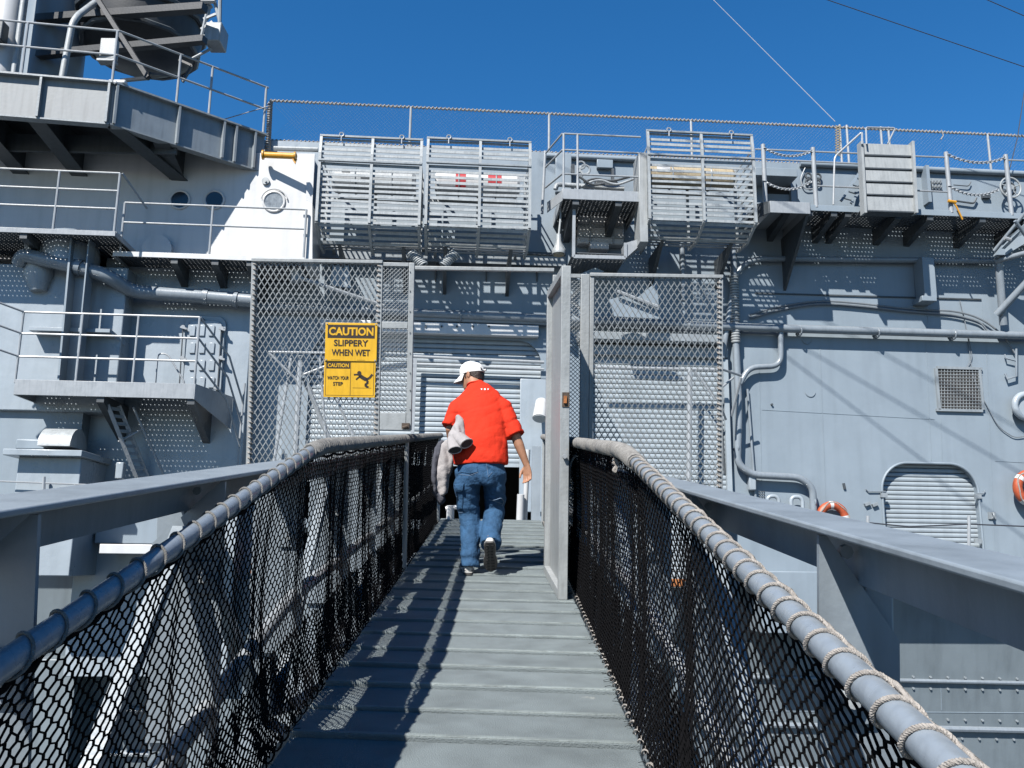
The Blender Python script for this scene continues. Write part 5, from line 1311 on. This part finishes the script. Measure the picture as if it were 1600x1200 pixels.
# skull and jaw, turned to the left
look = Vector((-.86, .50, -.22)).normalized(); hx = look.cross(VZ).normalized(); hu = hx.cross(look).normalized()
def H(a, f, u_): return HEADC + hx * a + look * f + hu * u_
def hring(u_, rx, f0, f1): 
    c = (f0 + f1) / 2; ry = (f1 - f0) / 2
    return [H(rx * math.cos(6.28318 * k / 24), c + ry * math.sin(6.28318 * k / 24), u_) for k in range(24)]
b.loft([hring(-.125, .030, .02, .075), hring(-.105, .048, -.015, .092), hring(-.075, .060, -.05, .096), hring(-.04, .068, -.085, .094), hring(0, .074, -.098, .092), hring(.04, .076, -.10, .09), hring(.075, .068, -.092, .078), hring(.1, .045, -.06, .05), hring(.112, .015, -.02, .02)])
b.loft([[H(x, .085, .005), H(x * .2, .095, .004), H(x * .2, .1, -.0)] if False else [H(-.006, .088, .018), H(.006, .088, .018), H(.014, .092, -.028), H(.0, .121, -.026), H(-.014, .092, -.028)], [H(-.004, .08, .018), H(.004, .08, .018), H(.01, .08, -.034), H(0, .09, -.036), H(-.01, .08, -.034)]])  # nose
for sx in (-1, 1): b.loft([ell(H(sx * .074, -.012, -.012), hx, .014, .028, 12, look), ell(H(sx * .088, -.02, -.008), hx, .018, .032, 12, look), ell(H(sx * .091, -.021, -.008), hx, .012, .024, 12, look)])
limb(b, [(H(-.022, .093, -.066), .004, .006), (H(0, .1, -.064), .006, .008), (H(.022, .093, -.066), .004, .006)], 8, look)   # lips
# arms
limb(b, [(SHL, .06), (SHL.lerp(ELL, .5), .052), (ELL, .043), (ELL.lerp(WRL, .3), .043), (ELL.lerp(WRL, .75), .033), (WRL, .027, .022)])
limb(b, [(SHR, .06), (SHR.lerp(ELR, .5), .05), (ELR, .042), (ELR.lerp(WRR, .3), .042), (ELR.lerp(WRR, .75), .031), (WRR, .027, .021)])
# legs inside the jeans, so that the body is whole
for hp, kn, an in ((HIPL, KNL, ANL), (HIPR, KNR, ANR)): limb(b, [(hp, .08), (hp.lerp(kn, .5), .075), (kn, .055), (kn.lerp(an, .35), .055), (an, .04)])
# hands
def hand(wr, dirv, palm_n, thumb_side, curl, L=.185):
    d = Vector(dirv).normalized(); pn = (Vector(palm_n) - d * Vector(palm_n).dot(d)).normalized(); sd = d.cross(pn).normalized()
    if sd.dot(Vector(thumb_side)) < 0: sd = -sd
    pl = L * .5
    limb(b, [(wr - d * .01, .026, .021), (wr + d * pl * .35, .036, .017), (wr + d * pl * .8, .041, .016), (wr + d * pl * 1.02, .038, .012)], 16, sd)
    for k, (off, ln, cu) in enumerate(((.030, .82, .8), (.010, .92, 1.0), (-.011, .86, 1.1), (-.030, .68, 1.2))):
        q = wr + d * pl * .93 + sd * off; pts = [(q - d * .02, .0095)]; a = curl * .35 * cu; dd = d
        for s, r in ((.46, .0092), (.30, .0086), (.22, .0072)):
            dd = (d * math.cos(a) + pn * math.sin(a) + sd * off * .9).normalized(); q = q + dd * ln * s * L * .52; pts.append((q, r)); a += curl * .62 * cu
        limb(b, pts, 10, sd)
    q = wr + d * pl * .25 + sd * .028; t1 = (d * .72 + sd * .58 + pn * .32).normalized(); t2 = (d * .9 + sd * .1 + pn * .42).normalized()
    limb(b, [(q - t1 * .02, .014), (q + t1 * .035, .0125), (q + t1 * .04 + t2 * .03, .0105), (q + t1 * .04 + t2 * .055, .0075)], 10, pn)
hand(WRR, Vector((.10, .05, -1)), Vector((-.35, -.8, .0)), Vector((-1, .3, 0)), .95)
hand(WRL, Vector((.4, .75, -.1)), Vector((.8, -.3, 0)), Vector((0, 0, 1)), .9)
body = fuse(b, 'body', 'skin', man, .0058, 3)
# eyes, brow, mouth, glasses are small; hair under the cap
for sx in (-1, 1):
    mb = MB(); mb.loft([ell(H(sx * .031, .083, .004), look, .004, .003, 10, hx), ell(H(sx * .031, .088, .004), look, .014, .008, 10, hx), ell(H(sx * .031, .092, .004), look, .006, .004, 10, hx)]); mb.build('eye', 'ink', man)
    mb = MB(); mb.bar(H(sx * .015, .094, .025), H(sx * .048, .086, .024), .006, .006); mb.build('eyebrow', 'hair', man)
mb = MB()
def hr(u_, rx, f0, f1): return hring(u_, rx, f0, f1)
mb.loft([hring(-.085, .050, -.085, -.022), hring(-.06, .066, -.102, .0), hring(-.02, .078, -.112, .012), hring(.01, .080, -.111, .02), hring(.03, .070, -.098, .02), hring(.05, .045, -.06, .0)])
for sx in (-1, 1): mb.loft([ell(H(sx * .072, .022, .02), VZ, .012, .016, 10), ell(H(sx * .071, .022, -.03), VZ, .006, .010, 10)])
fuse(mb, 'hair', 'hair', man, .007, 3, lambda p: .004 * noise.noise(p * 60))
# cap
mb = MB()
prof = [(.012, 1.0), (.03, 1.015), (.055, .98), (.08, .88), (.102, .70), (.118, .44), (.124, .15)]
mb.loft([[H(.088 * k * math.cos(6.28318 * i / 32), -.010 + .114 * k * math.sin(6.28318 * i / 32), u_ + .012 * math.sin(6.28318 * i / 32)) for i in range(32)] for u_, k in prof])
cp = mb.build('cap', 'cap', man)
mb = MB(); top = []; bot = []
for i in range(17):
    a = math.pi * (.06 + .88 * i / 16)
    x, f = .082 * math.cos(a), math.sin(a)
    top.append((x, .0 + .102 * f)); bot.append((x * .98, .03 + .155 * f))
vsx = []; 
for th in (0, -.004):
    for (x, f), (x2, f2) in zip(top, bot):
        vsx.append(H(x, f, .022 + .012 * f / .1 * 0 + th)); vsx.append(H(x2, f2, -.012 - .9 * x2 * x2 * 4 + th))
k = 17; fs = []
for i in range(16):
    a = 2 * i; fs.append((a, a + 1, a + 3, a + 2)); c = 2 * k + a; fs.append((c, c + 2, c + 3, c + 1)); fs.append((a + 1, c + 1, c + 3, a + 3)); fs.append((a, a + 2, c + 2, c))
mb.add(vsx, fs); mb.build('brim', 'cap', cp, org=ORG[man])
mb = MB(); mb.loft([ell(H(0, -.118, .028), look, .026, .014, 16, hx), ell(H(0, -.127, .032), look, .032, .019, 16, hx)]); 
ar_ = []
def gap(dep):
    o = []
    for i in range(24):
        a = 6.28318 * i / 24; x = .032 * math.cos(a); uu = .024 + max(-.008, .034 * math.sin(a)); sh_ = 1.0 - .09 * max(0, (uu - .02) / .04)
        o.append(H(x, -(.010 + .1165 * sh_ * math.sqrt(1 - (x / .09) ** 2)) - dep, uu - .006))
    return o
mb = MB(); mb.loft([gap(-.012), gap(.002)]); mb.build('strap_gap', 'hair', cp, org=ORG[man])
mb = MB(); mb.tube([H(.004, -.126, .012), H(.004, -.148, .006)], [.007, .010], 8); mb.build('strap_end', 'cap', cp, org=ORG[man])
mb = MB(); mb.disc(H(0, -.010, .1265), hu, .008, .006, 10); mb.build('button', 'cap', cp, org=ORG[man])
# ---- shirt
mb = MB()
limb(mb, [(pp(751, 727, -.01), .226, .150), (pp(751, 716, -.01), .228, .152), (pp(753, 695, .0), .215, .145), (pp(752, 672, .04), .205, .140), (pp(750, 648, .08), .212, .135), (pp(749, 630, .11), .205, .118), (pp(748, 618, .135), .178, .100), (pp(746, 610, .155), .128, .086), (pp(744, 604, .17), .088, .076), (pp(742, 600, .178), .070, .070)], 28, sq=2.2)
limb(mb, [(pp(727, 624, .12), .055, .07), (SHL + VX * .0, .082, .085), (SHL.lerp(ELL, .5), .082, .09), (SHL.lerp(ELL, .92) - VX * .01, .084, .095)], 20)
limb(mb, [(pp(772, 622, .12), .055, .07), (SHR, .084, .085), (SHR.lerp(ELR, .5) + VX * .0, .082, .086), (SHR.lerp(ELR, 1.0), .084, .088)], 20)
def fold(p):
    q = p - PF
    h = q.z
    f = .007 * noise.noise(p * 6) + .004 * noise.noise(p * 15)
    w = Vector((q.x * 3.2 + q.z * 2.2, q.y * 3, q.z * 7.5 - q.x * 4.5))
    f -= .011 * max(0, 1 - 2.6 * abs(noise.noise(w))) ** 2 * (.35 + .9 * max(0, noise.noise(p * 3.1 + Vector((7, 2, 5)))))
    f += .007 * math.sin(26 * (q.z * .95 - q.x * .55) + 3 * noise.noise(p * 3)) * max(0, 1 - abs(h - 1.05) / .26) * (.4 + noise.noise(p * 4 + Vector((3, 1, 0))))
    f += .005 * math.sin(40 * (q.x * .8 + q.z * .4) + 2 * noise.noise(p * 5)) * max(0, 1 - abs(q.x - .2) / .14) * max(0, 1 - abs(h - 1.28) / .2)
    return f
sh = fuse(mb, 't_shirt', 'shirt', man, .0105, 5, fold)
mb = MB(); c = pp(742.5, 602.5, .168); mb.tube(ell(c, Vector((-.05, .35, 1)), .070, .068, 28), .006, 8, closed=True); mb.build('collar', 'shirt', sh, org=ORG[man])
# three small white marks below the collar, wrapped on the back
from mathutils.bvhtree import BVHTree
bv = BVHTree.FromObject(sh, bpy.context.evaluated_depsgraph_get())
def on_shirt(px, py):
    d = ray(px, py).normalized(); o_ = EYE - PF
    h = bv.ray_cast(o_, d)
    return (h[0] + PF) if h[0] else pp(px, py, -.02)
for x, pat in ((752.6, ((-1.6, -1), (1.2, -1), (.4, .9), (-.4, .9))), (757.6, ((-1.3, -1.2), (1.3, -1.2), (1.3, 1.2), (-1.3, 1.2))), (762.6, ((-1.4, -1), (1.4, -1), (.5, 1), (-.5, 1)))):
    q = [on_shirt(x + a, 608.3 + b_) - VY * .006 for a, b_ in pat]
    mb = MB(); mb.prism(q, VY * .004); mb.build('print_mark', 'cap', sh, org=ORG[man], smooth=False)
# ---- jeans
mb = MB()
limb(mb, [(pp(752, 716, -.005), .198, .130), (pp(752, 730, -.01), .200, .136), (pp(752, 745, -.01), .198, .138), (pp(752, 757, .0), .175, .12)], 28, sq=2.3)
limb(mb, [(pp(731, 735, -.01), .110, .125), (pp(730, 760, .02), .108, .12), (pp(731, 785, .06), .098, .108), (pp(733, 806, .08), .090, .096), (pp(735, 830, .05), .085, .092), (pp(735, 855, .01), .081, .092), (pp(735, 872, -.005), .084, .098), (pp(734, 886, -.01), .082, .100)], 22)
limb(mb, [(pp(773, 735, -.01), .102, .122), (pp(773, 760, .04), .096, .114), (pp(773, 785, .10), .088, .104), (pp(772, 800, .12), .086, .094), (pp(769, 820, .03), .086, .09), (pp(767, 838, -.07), .088, .088), (pp(767, 846, -.11), .091, .09), (pp(767, 853, -.15), .088, .088)], 22)
def jfold(p):
    q = p - PF; f = .006 * noise.noise(p * 7) + .004 * noise.noise(p * 18)
    w = Vector((q.x * 4, q.y * 4, q.z * 9 + q.x * 5)); f -= .009 * max(0, 1 - 2.6 * abs(noise.noise(w))) ** 2
    low = max(0, 1 - abs(q.z - .14) / .22) + max(0, 1 - abs(q.z - .55) / .16) * .7
    f += .008 * low * math.sin(52 * q.z + 9 * q.x + 4 * noise.noise(p * 5)) * (.5 + .8 * abs(noise.noise(p * 3.3)))
    f += .005 * math.sin(34 * (q.z + .8 * q.x) + 3 * noise.noise(p * 4)) * max(0, 1 - abs(q.z - .72) / .2)
    return f
je = fuse(mb, 'jeans', 'denim', man, .0105, 4, jfold)
bj = BVHTree.FromObject(je, bpy.context.evaluated_depsgraph_get())
def on_jeans(px, py, out=.003):
    d = ray(px, py).normalized(); h = bj.ray_cast(EYE - PF, d)
    return (h[0] + PF - d * out) if h[0] else None
def patch(poly, name, mat='denim', th=.006):
    cx = sum(p[0] for p in poly) / len(poly); cy = sum(p[1] for p in poly) / len(poly)
    # dense fan so that the patch follows the cloth
    ring_n = 6; pts = []; out = []
    edge = []
    for i in range(len(poly)):
        a, c_ = poly[i], poly[(i + 1) % len(poly)]
        for k in range(4): edge.append((a[0] + (c_[0] - a[0]) * k / 4, a[1] + (c_[1] - a[1]) * k / 4))
    vs = [on_jeans(cx, cy, th)]; 
    if vs[0] is None: return
    for r_ in range(1, ring_n + 1):
        for x, y in edge:
            q = on_jeans(cx + (x - cx) * r_ / ring_n, cy + (y - cy) * r_ / ring_n, th if r_ < ring_n else -.004)
            vs.append(q if q is not None else vs[-1])
    n = len(edge); fs = [(0, 1 + i, 1 + (i + 1) % n) for i in range(n)]
    for r_ in range(ring_n - 1):
        for i in range(n): j = (i + 1) % n; fs.append((1 + r_ * n + i, 1 + (r_ + 1) * n + i, 1 + (r_ + 1) * n + j, 1 + r_ * n + j))
    mb = MB(); mb.add(vs, fs); mb.build(name, mat, je, org=ORG[man])
def stitch(pts):
    q = []
    for (a, b_), (c_, d_) in zip(pts[:-1], pts[1:]):
        for k in range(8):
            p = on_jeans(a + (c_ - a) * k / 8, b_ + (d_ - b_) * k / 8, .002)
            if p is not None: q.append(p)
    if len(q) > 2: mb = MB(); mb.tube(q, .0022, 4); mb.build('stitching', 'stitch', je, org=ORG[man], fix=False)
patch([(716, 720), (749, 724), (748, 738), (734, 742), (717, 738)], 'back_pocket')
patch([(703, 766), (725, 764), (724, 797), (706, 803)], 'cargo_pocket', th=.009); patch([(703, 757), (726, 755), (724, 767), (720, 770), (703, 770)], 'pocket_flap', th=.015)
stitch([(717, 741), (734, 743), (749, 737)]); stitch([(704, 770), (720, 770), (725, 763)]); stitch([(706, 776), (716, 776), (717, 784)]); stitch([(708, 803), (725, 800)]); stitch([(764, 780), (775, 784), (787, 788)]); stitch([(760, 724), (763, 745), (770, 737)])
# drawn cord at the right knee
mb = MB(); q = [on_jeans(x, y, .012) for x, y in ((764, 781), (772, 782), (783, 778), (788, 784), (784, 791))]; q = [x for x in q if x is not None]
if len(q) > 2: mb.tube(bent(q, .02), .004, 5); mb.build('drawcord', 'stitch', je, org=ORG[man])
# ---- shoes
def shoe(heel, toe_dir, up_, lab=None):
    t = Vector(toe_dir).normalized(); u_ = Vector(up_); u_ = (u_ - t * u_.dot(t)).normalized(); s = t.cross(u_)
    def K(a, b_, c_): return heel + t * a + s * b_ + u_ * c_
    st = [(-.01, .026, .07), (.02, .038, .085), (.07, .040, .09), (.12, .040, .075), (.17, .048, .058), (.22, .048, .046), (.26, .038, .036), (.285, .018, .024)]
    mb = MB(); mb.loft([[K(a, w * math.cos(6.28318 * i / 16), .018 + (h - .018) * (.5 + .5 * math.sin(6.28318 * i / 16))) for i in range(16)] for a, w, h in st])
    o = fuse(mb, 'shoe', 'shoe', man, .008, 3)
    mb = MB(); mb.loft([[K(a, w * 1.08 * math.cos(6.28318 * i / 16), .009 + .0115 * math.sin(6.28318 * i / 16)) for i in range(16)] for a, w, h in [(-.014, .026, 0), (.0, .038, 0), (.03, .042, 0), (.07, .042, 0), (.12, .038, 0), (.17, .050, 0), (.22, .052, 0), (.265, .042, 0), (.292, .018, 0)]]); mb.build('sole', 'sole', o, org=ORG[man])
    mb = MB()
    for i in range(9):
        a = .01 + i * .031; w = .026 if i < 5 else .034
        mb.box(K, a, a + .012, -w, -.006, -.006, .0); mb.box(K, a, a + .012, .006, w, -.006, .0)
    mb.build('tread', 'black', o, org=ORG[man], kind='stuff', smooth=False)
    mb = MB(); mb.loft([[K(a, w * 1.1 * math.cos(6.28318 * i / 16), .020 + .005 * math.sin(6.28318 * i / 16)) for i in range(16)] for a, w in [(-.016, .026), (.0, .038), (.03, .042), (.07, .042), (.12, .040), (.17, .050), (.22, .051), (.265, .041), (.290, .018)]]); mb.build('midsole', 'shoe', o, org=ORG[man])
shoe(PF + VX * (pp(732, 897).x - PF.x) + Vector((0, -.06, -.004)), U + Vector((-.06, 0, 0)), N)
hl = pp(765, 850, -.27)
shoe(hl, (Vector((.03, .66, -.70))), Vector((0, .7, .66)))

# ================================================================== THE COAT under his left arm
ct = thing('coat', pp(690, 785, .1), 'pale grey coat with charcoal lining draped over the left forearm of the man', 'coat')
def cfold(p):
    q = p - PF; return .013 * math.sin(75 * q.x + 9 * q.z + 30 * q.y + 3 * noise.noise(p * 5)) * (.6 + noise.noise(p * 4)) + .012 * noise.noise(p * 8) + .006 * noise.noise(p * 22)
mb = MB()
limb(mb, [(pp(700, 690, .16), .035, .05), (pp(697, 698, .15), .06, .06), (pp(694, 718, .13), .068, .05), (pp(691, 745, .12), .066, .042), (pp(691, 763, .12), .06, .04), (pp(694, 774, .11), .045, .028)], 22, sq=3)
fuse(mb, 'hanging_cloth', 'jacket', ct, .0105, 3, cfold, label='pale hanging part of the coat')
mb = MB(); limb(mb, [(pp(694, 688, .14), .025, .03), (pp(685, 700, .12), .035, .035), (pp(680, 722, .10), .028, .04), (pp(678, 748, .10), .022, .04), (pp(681, 768, .11), .022, .035), (pp(690, 781, .13), .05, .03), (pp(694, 787, .14), .04, .02)], 18)
fuse(mb, 'lining', 'jacket2', ct, .010, 3, cfold, label='charcoal lining of the coat')
mb = MB(); limb(mb, [(pp(714, 650, .0), .02, .025), (pp(718, 660, -.03), .04, .045), (pp(716, 672, -.06), .062, .06), (pp(714, 684, -.09), .07, .06), (pp(712, 694, -.12), .06, .05)], 16)
fuse(mb, 'bundle', 'jacket', ct, .0095, 2, cfold, label='bunched pale cloth of the coat under the elbow')
for (x0, y0, x1, y1, r) in ((713, 680, 729, 693, .055), (706, 686, 711, 703, .05)):
    mb = MB(); a = pp(x0, y0, -.10); c_ = pp(x1, y1, -.20); n = (c_ - a).normalized()
    mb.loft([ell(a, n, r * .8, r * .75, 18), ell(a.lerp(c_, .5), n, r * 1.0, r * .8, 18), ell(c_, n, r * 1.08, r * .72, 18)]); cu = mb.build('sleeve', 'jacket', ct)
    mb = MB(); mb.loft([ell(c_ + n * .001, n, r * .98, r * .62, 18), ell(c_ + n * .003, n, r * .98, r * .62, 18)]); mb.build('cuff_opening', 'dark', cu, org=ORG[ct])
    mb = MB(); mb.tube(ell(c_, n, r * 1.04, r * .69, 22), .006, 6, closed=True); mb.build('cuff_hem', 'jacket', cu, org=ORG[ct])
